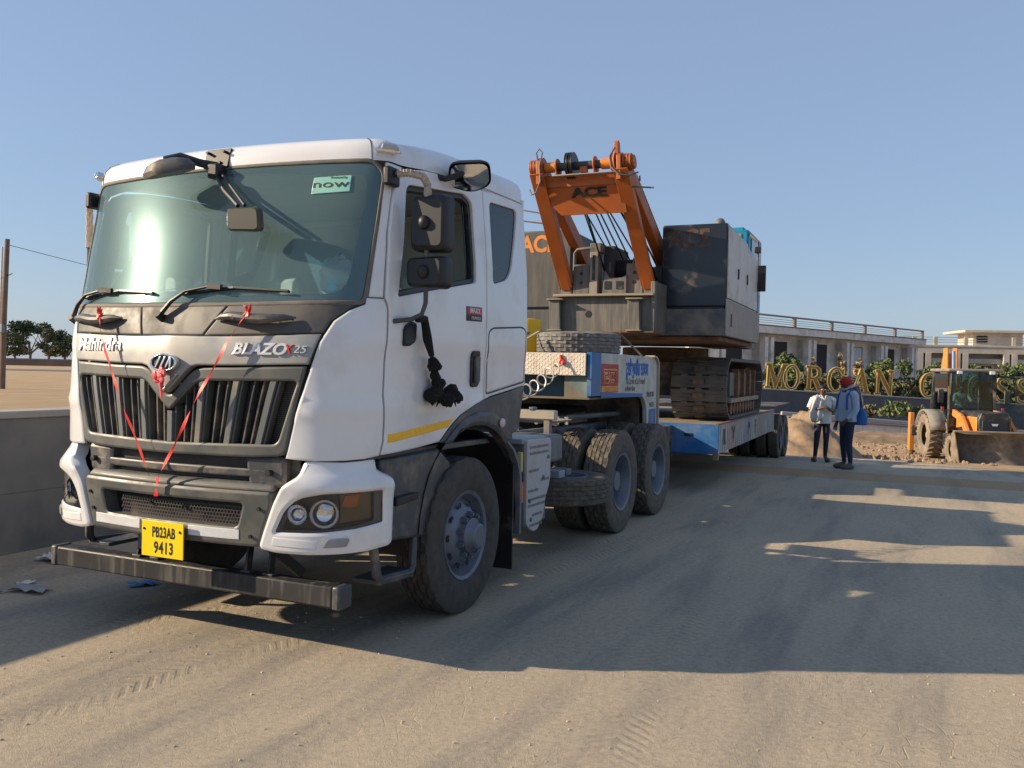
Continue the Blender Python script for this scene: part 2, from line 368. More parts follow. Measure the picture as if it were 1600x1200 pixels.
# ================================================================ tractor truck
FT = [(0.4, -1.262), (1.0, -1.285), (1.5, -1.285), (1.75, -1.27), (1.9, -1.24), (2.02, -1.205), (2.2, -1.15), (2.6, -1.04), (2.9, -.955), (3.0, -.92), (3.1, -.88)]
KT = [(0.4, .09), (1.9, .09), (2.9, .07)]
WT = [(0.4, 1.225), (2.05, 1.225), (2.4, 1.215), (2.85, 1.175), (3.0, 1.16)]
def cab_base(s, z):
    f, k, w = itp(FT, z), itp(KT, z), itp(WT, z)
    if s <= .85: return (s, f + k * (s / .85) ** 2)
    if s >= 1.35: return (w, s - 2.1)
    t = (s - .85) / .5; y0 = f + k; sl = 2 * k / .85; h1 = .55 * (w - .85); h2 = .55 * (-.75 - y0); u = 1 - t
    return tuple(u ** 3 * a + 3 * u * u * t * b + 3 * u * t * t * c + t ** 3 * d for a, b, c, d in zip((.85, y0), (.85 + h1, y0 + h1 * sl), (w, -.75 - h2), (w, -.75)))
def S(s, z, off=0.0):
    """cab skin: s runs round from the centre of the front to the rear of the side"""
    sg = 1 if s >= 0 else -1; s = abs(s); x, y = cab_base(s, z)
    if off:
        e = .004; a, b = cab_base(max(s - e, 0), z), cab_base(s + e, z); c, d = cab_base(s, z - e), cab_base(s, z + e)
        T = Vector((b[0] - a[0], b[1] - a[1], 0)).normalized(); D = Vector(((d[0] - c[0]) / (2 * e), (d[1] - c[1]) / (2 * e), 1)); n = T.cross(D).normalized() * off
        return (sg * (x + n.x), y + n.y, z + n.z)
    return (sg * x, y, z)
def SF(x, z, off=0.0):                          # front skin prolonged straight (for bumper parts near the corner)
    return S(x, z, off)
TR = empty('tractor_truck', (0, 0, 0), 0, 'white tractor truck with grey grille, parked facing the camera, hauling the trailer', 'truck')

# ---- front: cowl, band, grille frame
wsL = [(-1.125, 2.05), (-.4, 2.03), (0, 2.026), (.4, 2.03), (1.125, 2.05)]
def arcpts(pts): return [tuple(p) for p in pts]
inner_edge = [(.79, 1.138), (.83, 1.28), (.895, 1.569), (.949, 1.803), (1.0, 1.924), (1.069, 1.989), (1.135, 2.022)]
cow = [(-x, z) for x, z in inner_edge[3:]][::-1]
cowl_poly = [(-1.125, 2.035), (-.4, 2.018), (.4, 2.018), (1.125, 2.035)] + [(x - .012, z) for x, z in inner_edge[::-1][:4]] + [(.955, 1.855), (.6, 1.842), (.2, 1.834), (-.2, 1.834), (-.6, 1.842), (-.955, 1.855)] + [(-x + .012, z) for x, z in inner_edge[3:]]
cowl_poly = [(-1.12, 2.035), (-.4, 2.018), (.4, 2.018), (1.12, 2.035), (1.055, 1.99), (.985, 1.926), (.955, 1.855), (.6, 1.842), (.2, 1.834), (-.2, 1.834), (-.6, 1.842), (-.955, 1.855), (-.985, 1.926), (-1.055, 1.99)]
def strip(a, b): return [p for p in a] + [p for p in b]
cl = [(-.33, 2.019), (-.27, 1.835)]; cr = [(.36, 2.018), (.22, 1.835)]
panel('cowl_panel', [[(-1.12, 2.035), (-.334, 2.018), (-.274, 1.835), (-.6, 1.842), (-.955, 1.855), (-.985, 1.926), (-1.055, 1.99)]], cowl, TR, S, off=.004)
panel('cowl_panel', [[(-.326, 2.018), (0, 2.014), (.356, 2.018), (.216, 1.834), (-.266, 1.835)]], cowl, TR, S, off=.004)
panel('cowl_panel', [[(.364, 2.018), (.7, 2.024), (1.12, 2.035), (1.055, 1.99), (.985, 1.926), (.955, 1.855), (.6, 1.842), (.224, 1.834)]], cowl, TR, S, off=.004)
band = [(-.95, 1.848), (-.6, 1.834), (-.2, 1.826), (.2, 1.826), (.6, 1.834), (.95, 1.848), (.905, 1.678), (.46, 1.664), (.215, 1.66), (.17, 1.65), (.13, 1.618), (.03, 1.515), (0, 1.495), (-.03, 1.515), (-.13, 1.618), (-.17, 1.65), (-.215, 1.66), (-.46, 1.664), (-.905, 1.678)]
def band_off(s, z): return .035 * max(0, min(1, (1.80 - z) / .1)) if z < 1.8 else 0
bp_ = panel('badge_band', [band], silver, TR, S, off=.012, th=.05, offf=lambda s, z: .03 * max(0, 1 - abs(s) / .35), grid=.05)
frame_out = rnd([(-.897, 1.668), (-.46, 1.652), (-.225, 1.648), (-.16, 1.622), (-.02, 1.484), (.02, 1.484), (.16, 1.622), (.225, 1.648), (.46, 1.652), (.897, 1.668), (.80, 1.16), (.6, 1.145), (0, 1.138), (-.6, 1.145), (-.80, 1.16)], [.01, 0, .03, .03, .02, .02, .03, .03, 0, .01, .05, 0, 0, 0, .05])
open_l = rnd([(-.862, 1.585), (-.235, 1.572), (-.19, 1.555), (-.012, 1.40), (.012, 1.40), (.19, 1.555), (.235, 1.572), (.862, 1.585), (.748, 1.222), (0, 1.205), (-.748, 1.222)], [.03, 0, .03, .01, .01, .03, 0, .03, .04, 0, .04])
panel('grille_frame', [frame_out, open_l], grilleg, TR, S, off=.006, th=.07, edge=.01, grid=.06, dn=.03)
# radiator core behind the slats
radm = M('radiator_mesh', (.02, .022, .028), .5)
def core_tex(m, sx):
    nt = m.node_tree; b = nt.nodes['Principled BSDF']; tc = nt.nodes.new('ShaderNodeTexCoord'); w = nt.nodes.new('ShaderNodeTexWave'); w.bands_direction = 'Z'; w.inputs['Scale'].default_value = sx; w.inputs['Distortion'].default_value = 0
    nt.links.new(tc.outputs['Object'], w.inputs['Vector']); c = _mix(nt, w.outputs['Fac'], (.008, .009, .012), (.065, .065, .07)); nt.links.new(c, b.inputs['Base Color'])
core_tex(radm, 26)
panel('radiator', [[(-.88, 1.62), (.88, 1.62), (.77, 1.19), (-.77, 1.19)]], radm, TR, S, off=-.085, th=.02)
sl = MB().box((-.007, -.02, -.5), (.007, .02, .5)).mesh('s')
def slat(s, wd, dep, mat, off):
    def topz(q): return 1.592 if abs(q) > .235 else (1.56 if abs(q) > .19 else 1.40 + (abs(q) - .012) * .87)
    q = s * .93; zt = topz(s) - .002; zb = 1.209
    b = MB(); N = 5
    for sg in (0,):
        V = []
        for i in range(N + 1):
            t = i / N; z = zb + (zt - zb) * t; ss = s * (.87 + .13 * t)
            for dx, o in ((-wd / 2, off - dep), (-wd / 2 * .8, off), (wd / 2 * .8, off), (wd / 2, off - dep)): V.append(S(ss + dx, z, o))
        F_ = [(i * 4 + k, i * 4 + k + 1, (i + 1) * 4 + k + 1, (i + 1) * 4 + k) for i in range(N) for k in range(3)]
        b.add(V, F_)
    return b.build('slat', mat, TR)
slatm = M('slat_grey', (.15, .16, .16), .4, var=.05, dust=.2)
thick = [-.715 + .238 * k for k in range(7)]
for t in thick:
    slat(t, .044, .05, slatm, -.004); slat(t + .038, .014, .05, grilleg, -.016)
for k in range(7):
    base = thick[0] + .238 * (k - 1)
    for q in (.095, .155):
        s_ = base + q + .02
        if -.85 < s_ < .85: slat(s_, .011, .06, dkplastic, -.02)
# badges
letters('badge_lettering', 'Mahindra', .115, lambda x, y, z: S(-.65 + x, 1.772 + y * .95, .016 + z), badge_m, TR, ext=.004, offset=.0015, xs=1.0, spacing=1.06)
letters('badge_lettering', 'BLAZO', .095, lambda x, y, z: S(.62 + x, 1.755 + y * .9, .018 + z), badge_m, TR, ext=.006, offset=.003, shear=.25, xs=1.12)
letters('badge_lettering', 'X', .075, lambda x, y, z: S(.792 + x, 1.757 + y * .9, .018 + z), redm, TR, ext=.006, shear=.3)
letters('badge_lettering', '25', .062, lambda x, y, z: S(.865 + x, 1.757 + y * .9, .018 + z), badge_m, TR, ext=.005, shear=.2)
def ell(a, b, n=28): return [(a * math.cos(2 * PI * k / n), b * math.sin(2 * PI * k / n)) for k in range(n)]
em = panel('emblem', [[(x, 1.668 + y) for x, y in ell(.104, .054)], [(x, 1.668 + y) for x, y in ell(.088, .042)]], chrome, TR, S, off=.068, th=.03, edge=.005, dn=.02)
panel('emblem_field', [[(x, 1.668 + y) for x, y in ell(.089, .043)]], blackm, em, S, off=.058, th=.02)
for dx in (-.038, .0, .04):
    panel('emblem_stroke', [[(dx - .03, 1.634), (dx - .012, 1.634), (dx + .022, 1.704), (dx + .008, 1.704)]], chrome, em, S, off=.066, th=.012, edge=.002)
panel('emblem_stroke', [[(.045, 1.632), (.06, 1.632), (.062, 1.70), (.05, 1.70)]], chrome, em, S, off=.066, th=.012, edge=.002)
panel('emblem_trim', [[(-.10, 1.598), (-.085, 1.60), (0, 1.515), (.085, 1.60), (.10, 1.598), (0, 1.496)]], silver, TR, S, off=.055, th=.04, edge=.004)
# grab bars on the cowl
for sx in (-.72, .56):
    g = MB(); pts = [S(sx + .26 * (t / 8 - .5) * 2, 1.925 + .01 * math.sin(t), .02 + .035 * math.sin(PI * t / 8) ** .6) for t in range(9)]
    g.tube(pts, [.006, .02, .026, .028, .028, .028, .026, .018, .005], 10); gb = g.build('grab_bar', dkplastic, TR)
    panel('grab_recess', [rnd([(sx - .26, 1.93), (sx - .1, 1.965), (sx + .12, 1.965), (sx + .25, 1.93), (sx, 1.905)], .03)], dkplastic, TR, S, off=.008, th=.02, edge=.004)
    for q in (-.1, .1):
        p = Vector(S(sx + q, 1.925, .045)); MB().cyl(p, p + Vector((0, -.03, 0)), .012, 8).build('bolt', blackm, gb)
# wipers
def wiper(s0, s1, z0=2.0):
    w = MB(); p0 = Vector(S(s0, 1.945, .03)); p1 = Vector(S(s0 + .17, 2.085, .04)); p2 = Vector(S(s0 + .36, 2.118, .035)); p3 = Vector(S(s1, 2.092, .03))
    w.tube([p0, p0.lerp(p1, .5) + Vector((0, -.01, .012)), p1, p2], [.016, .013, .010, .008], 8)
    o = w.build('wiper', blackm, TR)
    b = MB(); b.bar(Vector(S(s0 + .12, 2.078, .012)), Vector(S(s0 + .5, 2.112, .012)), .012, .03, (0, -1, .25)); b.bar(Vector(S(s0 + .5, 2.112, .012)), Vector(S(s1 + .02, 2.09, .012)), .012, .028, (0, -1, .25))
    b.bar(p2 + Vector((-.05, 0, 0)), p2 + Vector((.07, -.005, -.01)), .02, .03)
    b.build('wiper_blade', blackm, o)
    MB().cyl(p0 + Vector((0, .03, -.02)), p0 + Vector((0, -.02, .01)), .024, 12).build('wiper_pivot', blackm, o)
wiper(-1.06, -.26); wiper(-.12, .72)
# ---- windshield with painted black border and seal
wsp = rnd([(-1.125, 2.047), (-.5, 2.032), (0, 2.028), (.5, 2.032), (1.125, 2.047), (1.15, 2.40), (1.186, 2.641), (1.215, 2.80), (1.12, 2.862), (.5, 2.866), (0, 2.868), (-.5, 2.866), (-1.12, 2.862), (-1.215, 2.80), (-1.186, 2.641), (-1.15, 2.40)], [.03, 0, 0, 0, .03, 0, 0, .05, .06, 0, 0, 0, .06, .05, 0, 0])
wsi = inset(dens(wsp, .05), .045)
wsi2 = rnd([(-1.06, 2.09), (0, 2.065), (1.03, 2.085), (1.06, 2.40), (1.09, 2.62), (1.085, 2.79), (0, 2.83), (-1.085, 2.79), (-1.09, 2.62), (-1.07, 2.40)], [.08, 0, .1, 0, 0, .06, 0, .06, 0, 0])
ws = panel('windshield', [wsp], ws_glass, TR, S, off=-.002, th=.006, edge=.003, grid=.09)
panel('windshield_border', [wsp, wsi2], M('black_frit', (.012, .014, .018), .08, coat=.5), ws, S, off=-.009, th=.004, edge=.002, grid=.09)
seal_out = inset(dens(wsp, .05), -.026)
panel('windshield_seal', [seal_out, wsp], M('seal_rubber', (.07, .065, .06), .6, dust=.5, dcol=(.27, .24, .2)), TR, S, off=.008, th=.03, edge=.006)
stk = panel('sticker', [[(.755, 2.675), (.985, 2.685), (.985, 2.785), (.755, 2.775)]], M('sticker_green', (.22, .48, .41), .4), ws, S, off=.003, th=.001, edge=.001)
letters('sticker_lettering', 'now', .085, lambda x, y, z: S(.865 + x, 2.732 + y * .75, .005 + z), textblk, ws, ext=.0005, xs=1.5)
letters('sticker_lettering', 'Powered by', .02, lambda x, y, z: S(.91 + x, 2.772 + y, .005 + z), textblk, ws, ext=.0005)
for q in (2.155, 2.118):
    panel('round_sticker', [[(.955 + x, q + y) for x, y in ell(.03, .018)]], M('sticker_blue', (.16, .55, .62), .4), ws, S, off=-.012, th=.001, edge=.001)
panel('papers', [[(.28, 2.075), (.52, 2.085), (.46, 2.062), (.36, 2.05)]], M('yellow_paper', (.7, .5, .02), .6), ws, S, off=-.014, th=.001, edge=.001)
# ---- corner panels, pillars, doors, rear side panels (both sides)
corner = [(.80, 1.146), (.83, 1.28), (.895, 1.569), (.949, 1.803), (1.0, 1.924), (1.069, 1.989), (1.142, 2.025), (1.145, 2.062), (1.243, 2.064), (1.262, 2.03), (1.272, 1.99), (1.275, 1.86), (1.27, 1.70), (1.267, 1.5), (1.275, 1.335), (1.272, 1.24), (1.256, 1.163), (1.178, 1.149), (1.086, 1.142), (.942, 1.138)]
pillar = [(1.156, 2.07), (1.243, 2.072), (1.245, 2.22), (1.25, 2.446), (1.288, 2.62), (1.335, 2.756), (1.385, 2.825), (1.47, 2.868), (1.25, 2.868), (1.236, 2.79), (1.212, 2.64), (1.178, 2.40), (1.165, 2.244)]
door = [(1.264, 1.166), (1.281, 1.24), (1.284, 1.335), (1.276, 1.5), (1.279, 1.70), (1.284, 1.86), (1.281, 1.99), (1.271, 2.035), (1.253, 2.068), (1.254, 2.22), (1.259, 2.446), (1.297, 2.615), (1.344, 2.75), (1.394, 2.818), (1.488, 2.86), (1.7, 2.898), (2.0, 2.922), (2.5, 2.93), (2.5, 1.457), (2.355, 1.427), (2.145, 1.356), (2.016, 1.29), (1.884, 1.202), (1.6, 1.182)]
dwin = rnd([(1.345, 2.085), (1.42, 2.45), (1.48, 2.77), (2.22, 2.85), (2.335, 2.82), (2.345, 2.262), (1.85, 2.175)], [.02, 0, .06, .02, .07, .03, 0])
rside = [(2.508, 2.93), (2.8, 2.945), (3.2, 2.948), (3.2, 1.556), (2.867, 1.512), (2.601, 1.48), (2.508, 1.46)]
qwin = rnd([(2.60, 2.865), (3.08, 2.885), (3.02, 2.68), (2.92, 2.42), (2.84, 2.33), (2.60, 2.275)], [.05, .06, .03, .05, .06, .05])
flapp = rnd([(2.535, 1.505), (2.54, 1.935), (2.61, 1.96), (3.09, 1.99), (3.17, 1.975), (3.17, 1.585), (2.86, 1.545), (2.6, 1.512)], [.01, .05, .02, .02, .04, .01, 0, 0])
def bulge(s, z):                                # soft swage lines pressed into the lower panels
    return .012 * math.exp(-((z - 1.42) / .035) ** 2)  + .010 * max(0, min(1, (z - 1.74) / .05))
def arch_y(s): return 1.0
for mir in (1, -1):
    cp = panel('corner_panel', [corner], white, TR, S, off=.004, mirror=mir, offf=bulge, grid=.05, edge=.009)
    panel('a_pillar', [pillar], white, TR, S, off=.004, mirror=mir)
    dr = panel('door', [door, dwin], white, TR, S, off=.006, mirror=mir, offf=bulge, grid=.06, edge=.008, th=.03)
    panel('window_frame', [dwin, inset(dens(dwin[::1] if area(dwin) > 0 else dwin[::-1], .05), .032)], blackm, dr, S, off=-.006, th=.05, mirror=mir, edge=.004)
    if mir < 0:
        panel('window_glass', [dwin], GLASS('clear_glass', (.82, .9, .9), 1.0), dr, S, off=-.03, th=.004, mirror=mir, edge=.002)
    else:                                       # the pane is wound down: only its lower edge strip shows at the rear
        panel('window_glass', [[(2.27, 2.25), (2.31, 2.26), (2.31, 2.79), (2.27, 2.8)]], side_glass, dr, S, off=-.03, th=.004, edge=.002)
    rp = panel('side_panel', [rside, qwin], white, TR, S, off=.006, mirror=mir, offf=bulge, grid=.07, edge=.006)
    panel('quarter_window', [qwin], dk_glass, rp, S, off=.0, th=.006, mirror=mir, edge=.003)
    panel('quarter_window_border', [qwin, [(2.68, 2.79), (2.99, 2.80), (2.93, 2.63), (2.86, 2.45), (2.67, 2.38)]], M('blue_frit', (.018, .04, .07), .15), rp, S, off=-.008, th=.004, mirror=mir, edge=.003)
    panel('storage_flap', [flapp], white, rp, S, off=.011, th=.02, mirror=mir, offf=bulge, edge=.008)
    gap = inset(dens(flapp if area(flapp) > 0 else flapp[::-1], .04), -.012)
    panel('flap_gap', [gap, flapp], blackm, rp, S, off=.0075, th=.01, mirror=mir, offf=bulge, edge=.001)
    panel('reflective_stripe', [[(1.30, 1.232), (1.30, 1.282), (2.06, 1.345), (1.98, 1.290)]], yelstripe, dr, S, off=.009, th=.004, mirror=mir, offf=bulge, edge=.002)
    h = panel('door_handle', [rnd([(2.275, 1.545), (2.395, 1.552), (2.395, 1.80), (2.275, 1.793)], .04)], blackm, dr, S, off=.022, th=.03, mirror=mir, offf=bulge)
    panel('handle_grip', [rnd([(2.30, 1.575), (2.365, 1.58), (2.365, 1.76), (2.30, 1.755)], .02)], dkplastic, h, S, off=.045, th=.02, mirror=mir, offf=bulge)
    # wheel-arch trim
    trim = [(1.886, 1.196), (2.018, 1.284), (2.147, 1.350), (2.357, 1.421), (2.602, 1.472), (2.867, 1.504), (3.19, 1.548), (3.165, 1.48), (3.10, 1.22), (2.98, 1.185), (2.86, 1.12), (2.76, 1.19), (2.634, 1.245), (2.51, 1.278), (2.362, 1.285), (2.24, 1.272), (2.12, 1.24), (2.0, 1.19)]
    at = panel('arch_trim', [trim], dkplastic, TR, S, off=.008, mirror=mir, th=.06, edge=.006)
    lip = [(1.93, 1.19), (2.05, 1.265), (2.2, 1.335), (2.4, 1.375), (2.6, 1.37), (2.78, 1.31), (2.93, 1.19), (2.86, 1.12), (2.76, 1.19), (2.634, 1.245), (2.51, 1.278), (2.362, 1.285), (2.24, 1.272), (2.12, 1.24), (2.02, 1.18)]
    lp = panel('arch_flare', [lip], dkplastic, TR, S, off=.035, mirror=mir, th=.05, edge=.025, grid=.04)
    c = Vector(S(2.73, 1.285, .045)); c.x *= mir
    MB().ball(c, (.016, .042, .036), 14, 8).build('side_marker', M('pinkish_lens', (.55, .45, .45), .2), lp)
    # roof marker lamp
    ml = panel('marker_lamp', [rnd([(1.145, 2.915), (1.20, 2.965), (1.34, 2.972), (1.395, 2.93), (1.36, 2.915)], .02)], chrome, TR, S, off=.055, th=.07, mirror=mir, edge=.014)
    panel('marker_lens', [rnd([(1.20, 2.925), (1.21, 2.957), (1.33, 2.96), (1.35, 2.928)], .012)], perf, ml, S, off=.062, th=.01, mirror=mir)
# product badge on the left door
bd = panel('door_badge', [[(2.19, 1.995), (2.42, 2.0), (2.42, 2.098), (2.19, 2.092)]], textblk, TR, S, off=.02, th=.006, edge=.002)
panel('badge_field', [[(2.195, 2.038), (2.415, 2.042), (2.415, 2.093), (2.195, 2.088)]], M('badge_red', (.42, .02, .03), .4), bd, S, off=.022, th=.003, edge=.001)
letters('badge_text', 'iMAXX', .05, lambda x, y, z: S(2.305 + x, 2.066 + y, .024 + z), whitetape, bd, ext=.0008, offset=.001)
letters('badge_text', '/TELEMATICS', .028, lambda x, y, z: S(2.32 + x, 2.018 + y, .024 + z), whitetape, bd, ext=.0008, xs=.85)
# ---- roof
def ringpt(s):
    z = itp([(0, 2.873), (1.44, 2.874), (1.55, 2.886), (1.7, 2.904), (2.0, 2.928), (2.5, 2.937), (3.2, 2.952)], abs(s))
    return S(s, z, .006)
ss = [i * .08 for i in range(0, 15)] + [1.16, 1.2, 1.24, 1.28, 1.32, 1.36, 1.42, 1.5, 1.7, 1.95, 2.2, 2.5, 2.8, 3.05, 3.17, 3.2]
ring = [ringpt(s) for s in ss]; ringL = [(-x, y, z) for x, y, z in ring[1:]][::-1] + ring
n = len(ringL); lev = [(0, 0), (.004, .045), (.014, .085), (.04, .12), (.09, .145), (.18, .16), (.36, .172), (.7, .178)]
rf = MB(); V = []
for d, h in lev:
    for (x, y, z) in ringL:
        w = 1.17; kx = 1 - d * .9 / w; yc = .1; yy = y + max(0, (yc - y)) * d * .75 - max(0, y - yc) * (d * .25 if d < .2 else .05 + (d - .2) * .6)
        rise = h * (1 + .25 * max(0, min(1, (y + .9) / 1.2)))
        V.append((x * kx, yy, z + rise))
rf.add(V, [(k * n + i, k * n + i + 1, (k + 1) * n + i + 1, (k + 1) * n + i) for k in range(len(lev) - 1) for i in range(n - 1)] + [tuple(range((len(lev) - 1) * n, len(lev) * n))])
rf.add([V[k * n] for k in range(len(lev))] + [V[k * n + n - 1] for k in range(len(lev) - 1, -1, -1)], [tuple(range(2 * len(lev)))])
roof = rf.build('roof', white, TR, sharp=60)
for sg in (-1, 1):                              # rain gutter
    MB().tube([(sg * (S(s, 2.945, .014)[0]), s - 2.1, 2.945 + .004 * s) for s in (2.52, 2.8, 3.18)], .007, 6).build('gutter', white, roof)
# seams where roof corner caps meet the front visor panel
for sg in (-1, 1):
    MB().tube([(sg * p[0], p[1], p[2]) for p in [V[(k * n) + (n // 2) + 14] for k in range(6)]], .0035, 5).build('roof_seam', blackm, roof)
# ---- rear wall, floor, liner
bx('rear_wall', (-1.19, 1.075, 1.2), (1.19, 1.1, 2.98), white, TR)
bx('floor_pan', (-1.15, -.95, 1.13), (1.15, 1.07, 1.17), dkplastic, TR)
bx('bulkhead', (-.8, -1.12, 1.16), (.8, -1.09, 1.98), dkplastic, TR)
bx('rear_lining', (-1.12, 1.04, 1.2), (1.12, 1.07, 2.85), interior, TR)
bx('roof_lining', (-1.05, -.75, 2.9), (1.05, 1.05, 2.92), interior, TR)
ds = MB(); ds.prism([(-1.02, 1.7), (-1.02, 2.03), (-.95, 2.06), (-.75, 2.09), (-.62, 2.05), (-.58, 1.8), (-.7, 1.6)], 'x', -.98, .98); dash = ds.build('dashboard', dashm, TR, .02)
MB().ball((-.55, -.72, 2.08), (.28, .14, .07), 14, 8).build('instrument_hood', dashm, dash)
for sx in (-.62, .62):
    st = bx('seat', (sx - .26, -.12, 1.5), (sx + .26, .4, 1.68), seatm, TR, .05)
    bx('seat_back', (sx - .25, .36, 1.65), (sx + .25, .5, 2.22), interior, st, .05, Matrix.Rotation(R(-8), 3, 'X'))
    bx('head_rest', (sx - .14, .46, 2.2), (sx + .14, .56, 2.36), interior, st, .04)
bk = bx('bunk', (-1.1, .62, 1.6), (1.1, 1.03, 1.75), seatm, TR, .03)
sw = MB(); c0 = Vector((-.55, -.5, 2.12)); q = Quaternion((1, 0, 0), R(-58)); sw.tube([c0 + q @ Vector((.23 * math.cos(t), 0, .23 * math.sin(t))) for t in (2 * PI * k / 28 for k in range(29))], .016, 8, caps=False)
for a in (90, 210, 330): sw.bar(c0, c0 + q @ Vector((.22 * math.cos(R(a)), 0, .22 * math.sin(R(a)))), .04, .015)
sw.ball(c0, (.06, .05, .06)); sw.cyl(c0, c0 + Vector((0, -.22, -.3)), .04, 10); sw.build('steering_wheel', dashm, TR)
# plastic-wrapped seat and green window shade
pw = MB(); pw.ball((.05, .3, 2.32), (.16, .12, .18), 16, 12, jit=.09); pw.build('wrapped_cushion', M('plastic_wrap', (.62, .64, .66), .12, var=.1, scale=12), TR, sharp=20)
MB().add([(-1.16, -.78, 2.1), (-1.02, -.62, 2.1), (-1.1, -.45, 2.42), (-1.15, -.5, 2.46)], [(0, 1, 2, 3)]).build('sun_shade', M('shade_green', (.05, .22, .14), .8), TR)
# ---- mirrors on both sides
def mirror_set(sg):
    X = lambda x, y, z: (sg * x, y, z)
    a = MB(); a.tube([X(1.19, -.82, 2.79), X(1.3, -.77, 2.80), X(1.37, -.72, 2.785), X(1.39, -.70, 2.73), X(1.39, -.70, 2.05), X(1.375, -.715, 1.985), X(1.32, -.74, 1.955), X(1.235, -.80, 1.94)], .0145, 8)
    arm = a.build('mirror_arm', dkplastic, TR)
    w = MB(); rope = M('rope_wrap', (.38, .33, .27), .9, var=.3, scale=50)
    pts = [X(1.24, -.80, 2.795), X(1.3, -.77, 2.80), X(1.37, -.72, 2.785), X(1.39, -.70, 2.73), X(1.39, -.70, 2.44)]
    tt = []
    for p, q_ in zip(pts, pts[1:]):
        for k in range(8): tt.append(Vector(p).lerp(Vector(q_), k / 8))
    w.tube(tt, [.021 + .005 * (k % 2) for k in range(len(tt))], 8); w.build('cord_wrap', rope, arm)
    bx('arm_bracket', X(1.185, -.87, 2.72), X(1.235, -.75, 2.83), mirrorblk, arm, .015)
    panel('arm_base', [rnd([(1.39, 1.80), (1.40, 1.91), (1.47, 1.95), (1.53, 1.94), (1.52, 1.83), (1.45, 1.80)], .02)], mirrorblk, arm, S, off=.04, th=.05, mirror=sg, edge=.012)
    for z0, z1, x0, x1, nm in ((2.345, 2.685, 1.285, 1.525, 'mirror_housing'), (2.135, 2.325, 1.262, 1.52, 'mirror_housing')):
        h = MB(); poly = rnd([(x0, z0 + .01), (x1, z0), (x1, z1), (x0, z1 - .005)], .045, 5); V_ = []
        for sc, y in ((.80, -.735), (.95, -.715), (1, -.68), (1, -.62), (.94, -.615)):
            cx, cz = (x0 + x1) / 2, (z0 + z1) / 2; V_ += [X(cx + (px - cx) * sc, y, cz + (pz - cz) * sc) for px, pz in poly]
        if sg < 0: V_ = [(-(1.39 - (q_[1] + .70)), -.66 + (-q_[0] - 1.285), q_[2]) for q_ in V_]      # this side is folded back along the door
        m_ = len(poly); h.add(V_, [(k * m_ + i, k * m_ + (i + 1) % m_, (k + 1) * m_ + (i + 1) % m_, (k + 1) * m_ + i) for k in range(4) for i in range(m_)] + [tuple(range(m_))])
        ho = h.build(nm, mirrorblk, TR)
        GV = [X((x0 + x1) / 2 + (px - (x0 + x1) / 2) * .94, -.617, (z0 + z1) / 2 + (pz - (z0 + z1) / 2) * .94) for px, pz in poly]
        if sg < 0: GV = [(-(1.39 - (q_[1] + .70)), -.66 + (-q_[0] - 1.285), q_[2]) for q_ in GV]
        g = MB(); g.add(GV, [tuple(range(m_))]); g.build('mirror_glass', chrome, ho)
        if sg < 0: continue
        kn = MB(); zc = (z0 + z1) / 2; kn.ball(X(1.39, -.735, zc), (.036, .034, .042), 12, 8); kn.build('mirror_clamp', mirrorblk, ho)
mirror_set(1); mirror_set(-1)
# convex kerb mirror above the left door
cv = MB(); cm = Matrix.Translation((1.31, -.04, 2.925)) @ Matrix.Rotation(R(28), 4, 'Z') @ Matrix.Rotation(R(-42), 4, 'X')
poly = rnd([(-.13, -.10), (.13, -.12), (.15, .06), (.02, .13), (-.14, .08)], .06, 5)
V_ = [(x * sc, y * sc, z) for sc, z in ((.5, .075), (.8, .06), (1, .02), (1, 0)) for x, y in poly]; m_ = len(poly)
cv.add(V_, [(k * m_ + i, k * m_ + (i + 1) % m_, (k + 1) * m_ + (i + 1) % m_, (k + 1) * m_ + i) for k in range(3) for i in range(m_)] + [tuple(range(m_))]); cv.xf(cm)
cvo = cv.build('kerb_mirror', mirrorblk, TR)
MB().add([(x * .9 * sc, y * .9 * sc, -.004 - .03 * (1 - sc * sc)) for sc in (1, .6, .25) for x, y in poly], [(k * m_ + i, k * m_ + (i + 1) % m_, (k + 1) * m_ + (i + 1) % m_, (k + 1) * m_ + i) for k in range(2) for i in range(m_)] + [tuple(range(2 * m_, 3 * m_))]).xf(cm).build('mirror_glass', chrome, cvo)
MB().tube([(1.17, -.22, 2.9), (1.22, -.2, 2.885), (1.26, -.14, 2.91), (1.30, -.08, 2.95)], .02, 8).build('mirror_stalk', mirrorblk, cvo)
# front look-down mirrors over the windshield
fm = MB(); fm.box((-.06, -.965, 2.875), (.135, -.945, 3.0), Matrix.Rotation(R(-16), 3, 'X')); fmo = fm.build('mirror_bracket', mirrorblk, TR, .004)
for x, z in ((-.03, 2.975), (.10, 2.975), (.07, 2.91)): MB().cyl((x, -.955 + (2.94 - z) * -.28, z), (x, -.985, z), .009, 8).build('bolt', blackm, fmo)
vb = MB(); vb.tube([(.05, -.97, 2.885), (-.03, -1.05, 2.90), (-.12, -1.11, 2.935), (-.21, -1.15, 2.915)], [.03, .026, .022, .018], 8); vb.build('mirror_arm', mirrorblk, fmo)
vb = MB(); vb.box((.035, -1.05, 2.80), (.115, -.965, 2.89)); vb.build('arm_socket', mirrorblk, fmo, .012)
sp = MB(); poly = rnd([(-.19, -.03), (-.03, -.10), (.17, -.04), (.20, .04), (.02, .10), (-.18, .05)], .03, 4); m_ = len(poly)
cm = Matrix.Translation((-.155, -1.175, 2.842)) @ Matrix.Rotation(R(-6), 4, 'Y') @ Matrix.Rotation(R(12), 4, 'X')
V_ = [(x * sc, y * sc, z) for sc, z in ((.4, .06), (.8, .04), (1, .0), (.95, -.03)) for x, y in poly]
